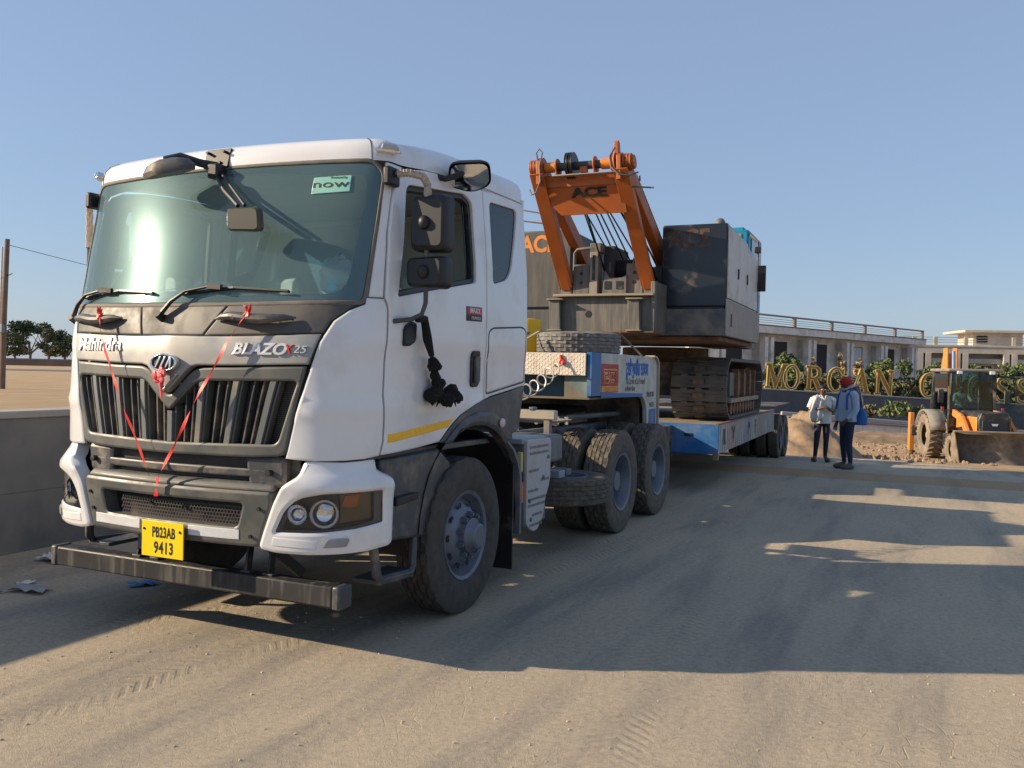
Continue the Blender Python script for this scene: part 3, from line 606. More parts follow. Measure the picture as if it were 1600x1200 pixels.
sp.add(V_, [(k * m_ + i, k * m_ + (i + 1) % m_, (k + 1) * m_ + (i + 1) % m_, (k + 1) * m_ + i) for k in range(3) for i in range(m_)] + [tuple(range(m_)), tuple(range(3 * m_, 4 * m_))]).xf(cm); sp.build('look_down_mirror', dkplastic, TR)
lo = MB(); lo.tube([(.07, -1.01, 2.83), (.24, -1.12, 2.70), (.42, -1.2, 2.585)], .013, 8); loo = lo.build('mirror_stay', mirrorblk, fmo); MB().tube([(.115, -1.01, 2.83), (.32, -1.12, 2.69), (.47, -1.2, 2.585)], .010, 8).build('mirror_stay', mirrorblk, fmo)
lm = MB(); poly = rnd([(.365, 2.44), (.62, 2.425), (.605, 2.565), (.36, 2.572)], .035, 4); m_ = len(poly)
lm.add([(.49 + (x - .49) * sc, y, 2.5 + (z - 2.5) * sc) for sc, y in ((.9, -1.19), (1, -1.205), (1, -1.225), (.85, -1.24)) for x, z in poly], [(k * m_ + i, k * m_ + (i + 1) % m_, (k + 1) * m_ + (i + 1) % m_, (k + 1) * m_ + i) for k in range(3) for i in range(m_)] + [tuple(range(m_)), tuple(range(3 * m_, 4 * m_))]); lm.build('look_down_mirror', M('mirror_brown', (.05, .045, .03), .3), TR)
# ---- lower front: steps, mesh strips, bumper, headlamp pods
panel('step_panel', [[(-.84, 1.15), (.84, 1.15), (.86, .96), (-.86, .96)]], dkplastic, TR, S, off=-.09, th=.05)
meshm = M('hex_mesh', (.06, .055, .05), .6)
def hexmesh(name, x0, x1, z0, z1, off, parent, cell=.02):
    b = MB(); rows = int((z1 - z0) / (cell * .87)); cols = int((x1 - x0) / cell)
    for j in range(rows + 1):
        z = z0 + (z1 - z0) * j / rows
        for i in range(cols):
            x = x0 + (x1 - x0) * (i + (.5 if j % 2 else 0)) / cols
            if x + cell * .5 > x1: continue
            p = [S(x, z, off), S(x + cell * .45, z + cell * .3, off), S(x + cell * .9, z, off)]
            for a_, b_ in zip(p, p[1:]): b.add([(a_[0], a_[1], a_[2] - .0028), (b_[0], b_[1], b_[2] - .0028), (b_[0], b_[1], b_[2] + .0028), (a_[0], a_[1], a_[2] + .0028)], [(0, 1, 2, 3)])
            q0, q1 = S(x, z, off), S(x, z - cell * .55, off); b.add([(q0[0] - .0025, q0[1], q0[2]), (q0[0] + .0025, q0[1], q0[2]), (q1[0] + .0025, q1[1], q1[2]), (q1[0] - .0025, q1[1], q1[2])], [(0, 1, 2, 3)])
    o = b.build(name, meshm, parent, smooth=False); o['kind'] = 'stuff'; return o
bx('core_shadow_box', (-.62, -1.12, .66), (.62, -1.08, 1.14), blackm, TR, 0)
panel('step_tread', [rnd([(-.72, 1.075), (.72, 1.075), (.70, 1.03), (-.70, 1.03)], .01)], dkplastic, TR, S, off=-.02, th=.09)
hexmesh('mesh_strip', -.5, .5, 1.08, 1.135, -.07, TR); hexmesh('mesh_strip', -.52, .52, .985, 1.03, -.06, TR)
for s_ in (-.66, .66):
    panel('step_end', [rnd([(s_ - .13, 1.15), (s_ + .13, 1.15), (s_ + .13, .97), (s_ - .10, .98)], .03)], dkplastic, TR, S, off=-.02, th=.08, edge=.02)
    p = Vector(S(s_ * 1.06, 1.06, -.02)); MB().cyl(p, p + Vector((0, -.03, 0)), .018, 10).build('tow_pin', blackm, TR)
bb = rnd([(-.725, .955), (.725, .955), (.735, .90), (.655, .64), (-.655, .64), (-.735, .90)], [.02, .02, .02, .03, .03, .02])
slot = rnd([(-.555, .885), (.555, .885), (.515, .742), (-.515, .742)], .03)
bum = panel('bumper', [bb, slot], grilleg, TR, S, off=.035, th=.1, edge=.014)
tl = [(-.72, 1.0), (.72, 1.0), (.73, .958), (-.73, .958)]
panel('bumper_top', [tl], grilleg, bum, S, off=.0, th=.08, edge=.012, offf=lambda s, z: .034 * min(1, max(0, (1.0 - z) / .04)) - .02)
panel('slot_back', [[(-.58, .90), (.58, .90), (.55, .72), (-.55, .72)]], blackm, bum, S, off=-.06, th=.01)
hexmesh('mesh_insert', -.42, .53, .745, .85, -.012, bum, .022)
for x0, x1 in ((-.61, -.2), (.182, .53)):
    panel('reflector_strip', [[(x0, .676), (x1, .676), (x1, .734), (x0, .734)]], whitetape, bum, S, off=.038, th=.004, edge=.001)
for x, z in ((-.665, .86), (-.635, .76), (.66, .86), (.605, .70)):
    p = Vector(S(x, z, .035)); MB().cyl(p + Vector((0, .01, 0)), p + Vector((0, -.012, 0)), .011, 8).build('bolt', blackm, bum)
for x, z in ((-.15, .83), (.13, .82)):
    p = Vector(S(x, z, -.01)); MB().cyl(p, p + Vector((0, -.014, 0)), .009, 8).build('bolt', chrome, bum)
# number plate
pl = bx('number_plate', (-.14, -1.345, .53), (.185, -1.337, .74), yellow, TR, .002)
fp = flat((.022, -1.3455, .635), (1, 0, 0), (0, 0, 1))
letters('plate_text', 'PB23AB', .085, lambda x, y, z: fp(x + .01, y + .038, z), textblk, pl, ext=.0008, offset=.0022, xs=.62, spacing=1.05)
letters('plate_text', '9413', .095, lambda x, y, z: fp(x + .012, y - .052, z), textblk, pl, ext=.0008, offset=.0025, xs=.75, spacing=1.1)
for x in (-.12, .16): MB().cyl((x, -1.337, .69), (x, -1.349, .69), .008, 8).build('bolt', blackm, pl)
bx('plate_bracket', (-.1, -1.335, .60), (.15, -1.30, .72), blackm, TR)
# headlamp pods
def pod_off(s, z): return .055 - .055 * max(0, min(1, (z - 1.02) / .07)) ** 1.5 + .01 * math.exp(-((z - .99) / .03) ** 2)
pod = [(.66, .64), (.692, .739), (.75, .899), (.80, .991), (.877, 1.05), (.90, 1.135), (1.08, 1.13), (1.236, 1.142), (1.246, 1.08), (1.305, 1.04), (1.312, .983), (1.305, .65), (1.18, .632), (1.056, .624), (.925, .62), (.763, .622)]
hl = rnd([(.76, .737), (.815, .856), (.885, .932), (.99, .962), (1.25, .972), (1.252, .788), (1.123, .762), (.957, .743)], [.01, .03, .03, .02, .012, .012, .0, .0])
hl_d = hl if area(hl) > 0 else hl[::-1]
hlbk = M('headlamp_black', (.02, .02, .022), .3)
for mir in (1, -1):
    pd = panel('headlamp_pod', [rnd(pod, [.03, 0, .03, .03, .02, .01, 0, .01, .02, .02, .02, .03, 0, 0, 0, .02], 3), hl], white, TR, S, offf=pod_off, th=.09, edge=.016, mirror=mir, grid=.045)
    h = panel('headlamp', [hl], lens, TR, S, off=.045, th=.01, edge=.004, mirror=mir)
    panel('lamp_bezel', [hl], hlbk, h, S, off=-.035, th=.02, mirror=mir)
    for s_, z_, r_ in ((.872, .838, .058), (.993, .845, .082)):
        c_ = Vector(S(s_, z_, -.03)); d_ = (Vector(S(s_, z_, .03)) - c_).normalized(); a_ = d_.orthogonal().normalized(); b_ = d_.cross(a_)
        q = MB(); V_ = []; N_ = 24
        for rr, hh in ((r_, .045), (r_ * .95, .03), (r_ * .7, .01), (r_ * .35, 0), (.001, 0)):
            V_ += [c_ + d_ * hh + (a_ * math.cos(2 * PI * k / N_) + b_ * math.sin(2 * PI * k / N_)) * rr for k in range(N_)]
        q.add(V_, [(k * N_ + i, k * N_ + (i + 1) % N_, (k + 1) * N_ + (i + 1) % N_, (k + 1) * N_ + i) for k in range(4) for i in range(N_)])
        q.tube([c_, c_ + d_ * .035], [r_ * .28, r_ * .2], 12); q.xf(Matrix.Scale(mir, 4, (1, 0, 0))).build('lamp_reflector', chrome, h)
    panel('turn_signal', [rnd([(1.07, .88), (1.09, .945), (1.17, .955), (1.15, .87)], .01)], amber, h, S, off=-.01, th=.02, mirror=mir)
    panel('signal_housing', [rnd([(1.06, .775), (1.06, .955), (1.235, .96), (1.235, .80)], .01)], M('smoked_chrome', (.10, .085, .065), .25, metal=.8), h, S, off=-.022, th=.01, mirror=mir)
    fg = panel('fog_marker', [rnd([(.985, .664), (1.005, .713), (1.10, .716), (1.085, .668)], .015)], M('marker_grey', (.28, .28, .29), .3), pd, S, off=.068, th=.02, mirror=mir, edge=.005)
    panel('reflector_strip', [[(.745, .665), (.96, .655), (.965, .70), (.755, .712)]], M('strip_white', (.68, .7, .72), .35, var=.03), pd, S, off=.058, th=.003, edge=.001, mirror=mir)
# front under-run beam with brackets
beam = bx('underrun_beam', (-1.1, -1.16, .325), (1.1, -1.04, .448), ironblk, TR, .012)
for sg in (-1, 1): bx('beam_cap', (sg * 1.1, -1.165, .32), (sg * 1.15, -1.035, .453), dkplastic, beam, .012)
for x in (-.42, -.27, .45, .62):
    MB().bar((x, -1.10, .45), (x * .98, -1.05, .68), .014, .05, (0, 1, 0)).build('beam_bracket', blackm, TR, .003)
    bx('bracket_foot', (x - .035, -1.13, .448), (x + .035, -1.08, .462), dkplastic, TR, .003)
bx('tow_block', (-.42, -1.12, .50), (-.22, -.98, .60), chassis, TR); bx('front_crossmember', (-.7, -1.05, .62), (.7, -.95, .74), blackm, TR)
for x in (-.35, .55): MB().bar((x, -1.06, .62), (x + .06, -.8, .40), .04, .06).build('tie_strut', blackm, TR)
# ---- wheels
def tyre_mesh(r, w, rim, tread=True, n=96, blocks=4, name='tyre'):
    """tyre round the x axis, centred; circumferential grooves and cross-cut blocks"""
    h = w / 2; rib = w * .8 / 5; prof = [(rim - .012, -h * .72), (rim + .012, -h * .80), (rim + .05, -h * .96), ((rim + r) / 2, -h), (r - .075, -h * .985), (r - .03, -h * .93), (r - .008, -h * .84)]
    ix = []
    for k in range(5):
        a = -w * .4 + k * rib; g = .011
        for u, rr in ((a + (g if k else 0) / 2, r), (a + rib - (g if k < 4 else 0) / 2, r)):
            ix.append(len(prof)); prof.append((rr - .004 * abs(u / (w * .4)) ** 3, u))
        if k < 4: prof += [(r - .014, a + rib - g / 2 + .001), (r - .014, a + rib + g / 2 - .001)]
    prof += [(q[0], -q[1]) for q in prof[:7]][::-1]
    tr_i = set(ix)
    def fr(q, i, k):
        if i in tr_i and tread and (k + (i // 4) * 2) % blocks == 0: return q - .015
        return q
    b = MB(); b.lathe(prof, n, 'x', fr=fr); return b.mesh(name)
def ringprof(mb, prof, n=40): return mb.lathe(prof, n, 'x')
def wheel(name, loc, r, w, rimr, kind, parent, mat=rubber, sg=1, mats=None, tread=True):
    """kind 'front' (dish bulging outward) or 'rear' (deep dish)"""
    key = (round(r, 3), round(w, 3), kind, tread)
    if key not in WC:
        rim = MB()
        if kind == 'front':
            rim.lathe([(rimr - .01, -.10), (rimr - .03, -.08), (rimr - .03, .02), (rimr + .005, .095), (rimr + .022, .115), (rimr + .018, .122), (rimr - .004, .112), (rimr - .02, .07), (rimr - .035, .045), (rimr - .06, .06), (.17, .12), (.155, .125), (.0, .125)], 40, 'x')
        elif kind == 'rear':
            rim.lathe([(rimr - .01, -.13), (rimr - .035, -.10), (rimr - .04, .03), (rimr - .015, .09), (rimr + .02, .118), (rimr + .018, .126), (rimr - .012, .118), (rimr - .05, .03), (rimr - .055, -.02), (rimr - .09, -.06), (.16, -.075), (0, -.075)], 40, 'x')
        WC[key] = dict(tyre=tyre_mesh(r, w, rimr, tread), rim=rim.mesh('rim'))
        if kind == 'front':
            hub = MB(); hub.lathe([(.125, .11), (.12, .165), (.095, .19), (.085, .215), (.07, .225), (0, .225)], 24, 'x'); WC[key]['hub'] = hub.mesh('hub')
            nut = MB(); nut.cyl((.115, 0, 0), (.155, 0, 0), .021, 6); nut.cyl((.15, 0, 0), (.17, 0, 0), .013, 6); WC[key]['nut'] = nut.mesh('nut')
            hole = MB(); hole.lathe([(.001, .0), (.02, .0), (.023, .004)], 14, 'x'); WC[key]['hole'] = hole.mesh('hole')
        else:
            hub = MB(); hub.lathe([(.15, -.08), (.145, .0), (.11, .04), (.1, .07), (0, .07)], 20, 'x'); WC[key]['hub'] = hub.mesh('hub')
    D = WC[key]
    o = bpy.data.objects.new(name, D['rim']); link(o, parent); o.location = loc; o.rotation_euler = (random.uniform(0, 6), 0, 0 if sg > 0 else PI)
    if not D['rim'].materials: D['rim'].materials.append(steel)
    def ch(nm, me, m_, loc=(0, 0, 0), rot=(0, 0, 0)):
        if not me.materials:
            me.materials.append(m_); me.polygons.foreach_set('use_smooth', [True] * len(me.polygons)); me.set_sharp_from_angle(angle=R(32))
        c_ = bpy.data.objects.new(nm, me); link(c_, o); c_.location = loc; c_.rotation_euler = rot; return c_
    D['rim'].polygons.foreach_set('use_smooth', [True] * len(D['rim'].polygons)); D['rim'].set_sharp_from_angle(angle=R(35))
    ch('tyre', D['tyre'], mat); ch('hub', D['hub'], steel)
    if kind == 'front':
        for k in range(10):
            a = 2 * PI * k / 10; ch('lug_nut', D['nut'], steel, (0, .145 * math.cos(a), .145 * math.sin(a)))
            b_ = a + PI / 10; ch('hand_hole', D['hole'], blackm, (.092, .212 * math.cos(b_), .212 * math.sin(b_)), (0, 0, R(0))) if k % 1 == 0 else None
    return o
WC = {}
RT = .535
for sg in (1, -1):
    wheel('wheel', (sg * 1.10, .2, RT), RT, .27, .285, 'front', TR, rubber, sg)
for y in (3.68, 5.05):
    for sg in (1, -1):
        wheel('wheel', (sg * 1.085, y, RT), RT, .275, .285, 'rear', TR, rubberd, sg); wheel('wheel', (sg * .75, y, RT), RT, .275, .285, 'rear', TR, rubberd, sg)
    MB().cyl((-.9, y, RT), (.9, y, RT), .12, 12).build('axle', chassis, TR); MB().ball((0, y, RT), (.25, .28, .25), 14, 10).build('differential', chassis, TR)
MB().cyl((-1.0, .2, RT - .06), (1.0, .2, RT - .06), .07, 10).build('axle', chassis, TR)
# ---- wheel housing of the front axle: front step/fender, rear mudguard, flap
for sg in (1, -1):
    X = lambda x: sg * x
    fen = MB(); pr = [(-.83, 1.13), (-.15, 1.15), (.02, 1.04), (-.1, .86), (-.24, .70), (-.31, .60), (-.71, .64), (-.76, .9)]
    fen.prism(pr, 'x', X(1.13), X(1.19)); fo = fen.build('step_fender', dkplastic, TR, .02)
    sl_ = MB(); sl_.prism([(-.72, .90), (-.46, .905), (-.48, .865), (-.72, .85)], 'x', X(1.175), X(1.235)); sl_.build('cab_step', blackm, fo, .006)
    # inner arch (liner) over the tyre
    ln = MB(); V_ = []; N_ = 18
    for i in range(N_ + 1):
        a = R(-6 + 192 * i / N_); rr = .70 if i < N_ * .75 else .72
        for x in (.68, 1.20): V_.append((X(x), .2 + .86 * math.cos(a) * .98 * (1 if a < PI / 2 else .72), .56 + rr * math.sin(a)))
    ln.add(V_, [(2 * i, 2 * i + 1, 2 * i + 3, 2 * i + 2) for i in range(N_)]); ln.build('wheel_liner', blackm, TR)
    mg = MB(); V_ = []; P_ = [(.84, 1.14), (.97, 1.06), (1.06, .95), (1.10, .85), (1.11, .6), (1.11, .40)]
    for (y, z) in P_:
        for x, dy in ((1.16, .0), (1.215, .0), (1.215, .035), (.66, .035), (.66, 0)): V_.append((X(x), y + dy - .02, z))
    mg.add(V_, [(i * 5 + k, i * 5 + k + 1, (i + 1) * 5 + k + 1, (i + 1) * 5 + k) for i in range(5) for k in range(4)]); mg.build('mudguard', lightblue if False else chassis, TR)
    MB().box((X(.72), .99, .14), (X(1.2), 1.01, .95)).build('mud_flap', blackm, TR, .003)
    # lower step loop
    st = MB(); st.tube([(X(1.16), -.86, .66), (X(1.18), -.84, .46), (X(1.18), -.80, .42), (X(1.18), -.48, .40), (X(1.17), -.43, .44), (X(1.16), -.39, .66)], .03, 6)
    st.box((X(1.0), -.83, .40), (X(1.2), -.45, .425)); st.build('step_loop', dkplastic, TR, .004)
    pn = MB(); pn.box((X(.9), -.95, .7), (X(1.12), -.1, 1.13)); pn.build('step_well', blackm, TR, .01)
    # ---- battery / tool box behind the flap with perforated cover
    y0 = 1.27
    bx_ = bx('battery_box', (X(.55), y0, .42), (X(1.17), 1.72, 1.10), chassis, TR, .012)
    cov = rnd([(1.27, 1.115), (1.76, 1.105), (1.77, 1.03), (1.75, .72), (1.66, .60), (1.63, .47), (1.50, .36), (1.40, .37), (1.28, .44), (1.275, .8)], [.02, .03, .02, .05, .03, .05, .06, .06, .03, 0])
    cv_ = panel('cover_plate', [cov], perf, bx_, lambda u, w, o: (X(1.19) + sg * o, u, w), off=.0, th=.03, edge=.006, grid=.12)
    hol = MB()
    for (za, zb, ya, yb) in ((1.0, 1.055, 1.33, 1.72), (.86, .88, 1.31, 1.5), (.70, .725, 1.31, 1.5), (.77, .79, 1.56, 1.72), (.58, .66, 1.31, 1.69), (.50, .53, 1.4, 1.6), (.42, .44, 1.35, 1.55)):
        z = za
        while z <= zb:
            y = ya
            while y < yb: hol.add([(X(1.1915), y + a * .006, z + b * .011) for a, b in ((-1, -1), (1, -1), (1, 1), (-1, 1))], [(0, 1, 2, 3)]); y += .026
            z += .05
    ho_ = hol.build('perforations', blackm, cv_, smooth=False); ho_['kind'] = 'stuff'
    for y, z in ((1.7, .95), (1.6, .79), (1.33, .62), (1.36, .47), (1.56, .42)): MB().cyl((X(1.185), y, z), (X(1.2), y, z), .016, 8).build('bolt', steel, cv_)
    MB().prism([(1.24, 1.08), (1.72, 1.08), (1.72, 1.12), (1.6, 1.135), (1.24, 1.125)], 'x', X(.6), X(1.16)).build('box_lid', lightblue, bx_, .01)
    MB().cyl((X(1.14), 1.235, .62), (X(1.14), 1.235, .78), .035, 12).build('orange_cap', M('orange_plastic', (.7, .16, .03), .4), bx_)
    MB().box((X(1.12), 1.225, .86), (X(1.16), 1.262, 1.02)).build('sight_glass', M('pale_yellow', (.6, .48, .2), .4), bx_, .006)
    bx('air_tank_box', (X(.62), 1.80, .86), (X(1.08), 2.32, 1.10), chassis, TR, .03); bx('filter_box', (X(.75), 2.0, .68), (X(1.0), 2.25, .86), perf, TR, .03)
# spare wheel slung flat under the left frame rail
spw = wheel('spare_wheel', (.86, 2.72, .56), .5, .26, .285, 'rear', TR, rubberd, 1); spw.rotation_euler = (0, R(-90), 0)
bx('spare_carrier', (.55, 2.5, .70), (1.05, 2.62, .76), chassis, TR, .008); bx('carrier_clip', (.88, 2.32, .69), (1.05, 2.46, .76), lightblue, TR, .01)
# ---- chassis frame
for sg in (1, -1):
    rl = MB(); rl.prism([(-.9, .82), (5.75, .82), (5.75, 1.05), (2.2, 1.08), (-.9, 1.08)], 'x', sg * .40, sg * .47); ro = rl.build('frame_rail', chassis, TR, .01)
    for k in range(26):
        y = 1.1 + k * .17; MB().cyl((sg * .47, y, .9 + .12 * (k % 2)), (sg * .485, y, .9 + .12 * (k % 2)), .014, 6).build('bolt', steel, ro)
for y in (1.3, 2.2, 3.1, 4.4, 5.6): bx('cross_member', (-.4, y - .06, .84), (.4, y + .06, 1.0), chassis, TR, .01)
for sg in (1, -1):
    bx('leaf_spring', (sg * .43 - .05, 3.5, .70), (sg * .43 + .05, 5.2, .80), blackm, TR, .02)
bx('gearbox', (-.35, .9, .5), (.35, 2.2, .86), chassis, TR, .06); bx('fuel_tank', (-1.1, 2.3, .4), (-.55, 3.0, 1.0), perf, TR, .06)
# deck bar behind the cab, fifth wheel
bb_ = MB(); bb_.box((-.75, 2.22, 1.225), (1.03, 2.30, 1.31)); bb_.build('deck_bar', M('bare_alloy', (.5, .47, .40), .45, metal=.6, dust=.3), TR, .008)
for x in (.2, .5, .8): bx('bar_clip', (x - .02, 2.21, 1.31), (x + .02, 2.31, 1.335), steel, TR, .003)
MB().prism([(.4, 1.19), (.98, 1.19), (1.0, 1.21), (.4, 1.225)], 'y', 2.3, 2.75).build('catwalk', M('bare_alloy2', (.45, .41, .34), .5, metal=.4, dust=.4), TR, .003)
for x in (-.55, .95): bx('bar_post', (x - .03, 2.23, 1.06), (x + .03, 2.29, 1.225), chassis, TR)
for x in (-.2, .1, .35):
    MB().tube([(x, 1.1, 1.5), (x, 1.45, 1.35), (x + .05, 1.8, 1.3), (x + .1, 2.25, 1.32)], .018, 6).build('air_line', blackm, TR)
bx('rear_cab_mount', (-.6, 1.12, 1.05), (.6, 1.3, 1.42), blackm, TR, .02); bx('engine_cover', (-.42, .6, 1.05), (.42, 1.9, 1.25), blackm, TR, .04)
fw_ = MB(); fw_.lathe([(.0, 1.26), (.5, 1.26), (.52, 1.24), (.5, 1.2), (0, 1.2)], 32, 'z', (0, 4.4, 0)); fw_.build('fifth_wheel', blackm, TR)
for sg in (1, -1): MB().prism([(4.1, 1.08), (4.7, 1.08), (4.55, 1.22), (4.25, 1.22)], 'x', sg * .3, sg * .45).build('fifth_wheel_mount', chassis, TR, .01)
for sg in (1, -1): bx('rear_fender_stay', (sg * .5, 5.5, 1.02), (sg * .9, 5.56, 1.08), chassis, TR)
for x in (-.1, .0, .12, .22): MB().cyl((x + .5, 3.3, 1.12), (x + .5, 3.3, 1.2), .02, 8).build('air_coupling', chrome, TR)
MB().tube([(.47, 3.1, 1.15), (.62, 3.6, 1.18), (.62, 5.3, 1.16)], .03, 8).build('guard_tube', chassis, TR)

# ---- things tied or hung on the truck
rb = empty('red_ribbon', (0, -1.35, .8), 0, 'long red ribbon tied in a V across the truck grille', 'ribbon'); rb.location = (0, 0, 0)
def ribbon(pts, w, mat):
    b = MB(); V_ = []
    for i, p in enumerate(pts):
        p = Vector(p); a = 1.3 * math.sin(i * .55); V_ += [p + Vector((-w / 2 * math.cos(a), .004, 0)), p + Vector((w / 2 * math.cos(a), -.008 * math.sin(a), .003))]
    n_ = len(pts); b.add(V_, [(2 * i, 2 * i + 1, 2 * i + 3, 2 * i + 2) for i in range(n_ - 1)])
    return b
def rline(s0, z0, s1, z1, n_=22, o0=.06, o1=.06, sag=.0):
    return [S(s0 + (s1 - s0) * t, z0 + (z1 - z0) * t - sag * math.sin(PI * t), o0 + (o1 - o0) * t) for t in (i / n_ for i in range(n_ + 1))]
ribbon(rline(-.62, 1.94, -.09, 1.0, 26, .075, .055), .026, redm).build('ribbon_strand', redm, rb); ribbon(rline(.55, 1.95, -.02, .995, 26, .075, .055), .034, redm).build('ribbon_strand', redm, rb)
ribbon([S(-.02 - .02 * t, .995 - .11 * t, .06) for t in (i / 6 for i in range(7))], .04, redm).build('ribbon_tail', redm, rb)
for s_, z_ in ((-.63, 1.945), (.55, 1.95)):
    k_ = MB()
    for i in range(7):
        a = random.uniform(0, 6.28); p = Vector(S(s_, z_, .07)); k_.tube([p, p + Vector((.03 * math.cos(a), -.015, .03 * math.sin(a))), p + Vector((.05 * math.cos(a + .4), -.01, .05 * math.sin(a + .5)))], [.012, .009, .002], 5)
    k_.build('ribbon_knot', redm, rb)
fl = MB(); p0 = Vector(S(0, 1.585, .075))
for i in range(15):
    a = 2 * PI * i / 15 * 2.4; r_ = .012 + .028 * (i / 15); c_ = p0 + Vector((r_ * math.cos(a), -.02 + .012 * (i % 3), r_ * math.sin(a)))
    fl.ball(c_, (.02, .008, .022), 6, 5, jit=.25)
fl.tube([p0 + Vector((0, 0, -.03)), p0 + Vector((.01, .0, -.1)), p0 + Vector((.012, 0, -.14))], [.012, .008, .002], 5)
tag(fl.build('ribbon_rosette', M('rosette_red', (.72, .08, .09), .5, var=.3, scale=30)), 'crumpled pinkish red ribbon rosette stuck below the grille emblem', 'rosette')
ts = empty('black_tassel', (0, 0, 0), 0, 'black cloth tassel hanging from the left mirror arm', 'tassel')
blk = M('tassel_black', (.006, .006, .007), .95, var=.3, scale=40, bump=.6, bscale=80)
t0 = Vector((1.345, -.715, 1.955)); t1 = Vector((1.29, -.445, 1.75))
MB().tube([t0, Vector((1.31, -.575, 1.965)), Vector((1.29, -.50, 1.85)), t1], [.018, .026, .03, .018], 8).build('cord', blk, ts)
kb = MB()
for c_, r_ in ((Vector((1.29, -.425, 1.70)), .042), (Vector((1.29, -.385, 1.625)), .036), (Vector((1.29, -.36, 1.575)), .044)):
    for i in range(5): kb.ball(c_ + Vector([random.uniform(-.018, .018) for _ in range(3)]), r_ * .8, 8, 6, jit=.15)
kb.tube([t1, (1.29, -.40, 1.65), (1.29, -.33, 1.54)], .012, 6); kb.build('knot', blk, ts)
pm = MB()
for i in range(12): pm.ball((1.29 + random.uniform(-.02, .025), -.41 + .024 * i + random.uniform(-.01, .01), 1.50 + .025 * math.sin(i * .9)), random.uniform(.034, .052), 8, 6, jit=.22)
for i in range(22):
    a = random.uniform(0, 6.28); yy = random.uniform(-.42, -.12); pm.tube([(1.29, yy, 1.49), (1.29 + .03 * math.cos(a), yy + .05 * math.sin(a), 1.44 + random.uniform(-.02, .06))], [.012, .003], 5)
pm.build('pompom', blk, ts)
# ================================================================ lowbed trailer
TH = R(1.7)
def wld(x, y, z): return Vector((x * math.cos(TH) - y * math.sin(TH), 4.4 + x * math.sin(TH) + y * math.cos(TH), z))
TL = empty('lowbed_trailer', (0, 4.4, 0), TH, 'blue and white lowbed trailer with gooseneck coupled to the white truck', 'trailer')
tblue = M('trailer_blue', (.012, .13, .36), .5, var=.15, scale=3, dust=.34, dscale=3, dcol=(.20, .2, .2))
tteal = M('trailer_teal', (.02, .09, .15), .5, var=.4, scale=2, dust=.34, dscale=3, dcol=(.2, .16, .1))
twhite = M('trailer_white', (.50, .50, .46), .55, var=.08, scale=3, dust=.36, dscale=4, dcol=(.28, .25, .2))
cream = M('checker_cream', (.80, .72, .60), .5, var=.05, dust=.2, dscale=8, bump=0)
rust = M('rusty_edge', (.19, .10, .055), .8, var=.35, scale=9)
tdark = M('trailer_dark', (.03, .032, .035), .7, dust=.4)
# gooseneck side plates
neck = rnd([(-.97, 1.86), (1.20, 1.865), (1.34, 1.80), (1.36, .98), (.90, .98), (.88, 1.25), (.72, 1.38), (.42, 1.40), (-.97, 1.42)], [0, .05, .12, .0, 0, .08, .12, .05, 0])
for sg in (1, -1):
    npn = panel('neck_side_plate', [neck], twhite, TL, lambda u, w, o, sg=sg: (sg * (1.0 + o), u, w), th=.05, edge=.006, grid=.2)
    panel('neck_edge_flange', [rnd([(1.10, 1.88), (1.25, 1.87), (1.37, 1.80), (1.39, .97), (1.36, .97), (1.335, 1.79), (1.22, 1.85), (1.10, 1.86)], [0, .04, .1, 0, 0, .08, .04, 0])], M('flange_tan', (.40, .34, .26), .7, var=.15, dust=.4), npn, lambda u, w, o, sg=sg: (sg * (1.03 + o), u, w), th=.12, edge=.004)
    bx('neck_corner_plate', (sg * .95, -1.28, 1.42), (sg * 1.0, -.972, 1.86), tblue, TL, .004)
    panel('neck_blue_band', [[(-.972, 1.40), (.6, 1.38), (.7, 1.42), (-.972, 1.455)]], tblue, npn, lambda u, w, o, sg=sg: (sg * (1.0 + o), u, w), off=.004, th=.004, edge=.001)
MB().prism([(-.94, 1.625), (.94, 1.625), (.94, 1.85), (-.94, 1.85)], 'y', -1.30, -1.27).build('checker_front', cream, TL, .003)
ck = MB()
for j in range(9):
    for i in range(60):
        x = -.92 + i * .031; z = 1.64 + j * .0245; a = R(45 if (i + j) % 2 else -45)
        ck.box((x - .011, -1.303, z - .0025), (x + .011, -1.299, z + .0025), Matrix.Rotation(a, 3, 'Y'))
o_ = ck.build('checker_tread', cream, TL, smooth=False); o_['kind'] = 'stuff'
bx('neck_front_plate', (-.95, -1.05, 1.40), (.72, -1.0, 1.63), tteal, TL, .004); bx('neck_front_plate', (.70, -1.24, 1.40), (.95, -1.2, 1.63), M('plate_teal_rust', (.14, .20, .2), .6, var=.5, scale=3, dust=.5, dcol=(.3, .18, .08)), TL, .004)
bx('neck_underside', (-.97, -1.24, 1.385), (.97, .9, 1.405), M('underside_tan', (.18, .14, .10), .8), TL, .003)
bx('neck_top', (-.97, -1.27, 1.835), (.97, 1.25, 1.852), M('neck_top_dark', (.10, .09, .08), .8, dust=.4), TL, .003)
bx('neck_rear_beam', (-.9, .9, .9), (.9, 1.3, 1.4), tdark, TL)
for x in (-.5, 0, .5): bx('neck_rib', (x - .02, -.9, 1.41), (x + .02, 1.2, 1.83), tdark, TL)
bx('neck_link', (-.85, 1.2, .58), (.85, 2.95, .92), tdark, TL, .01)
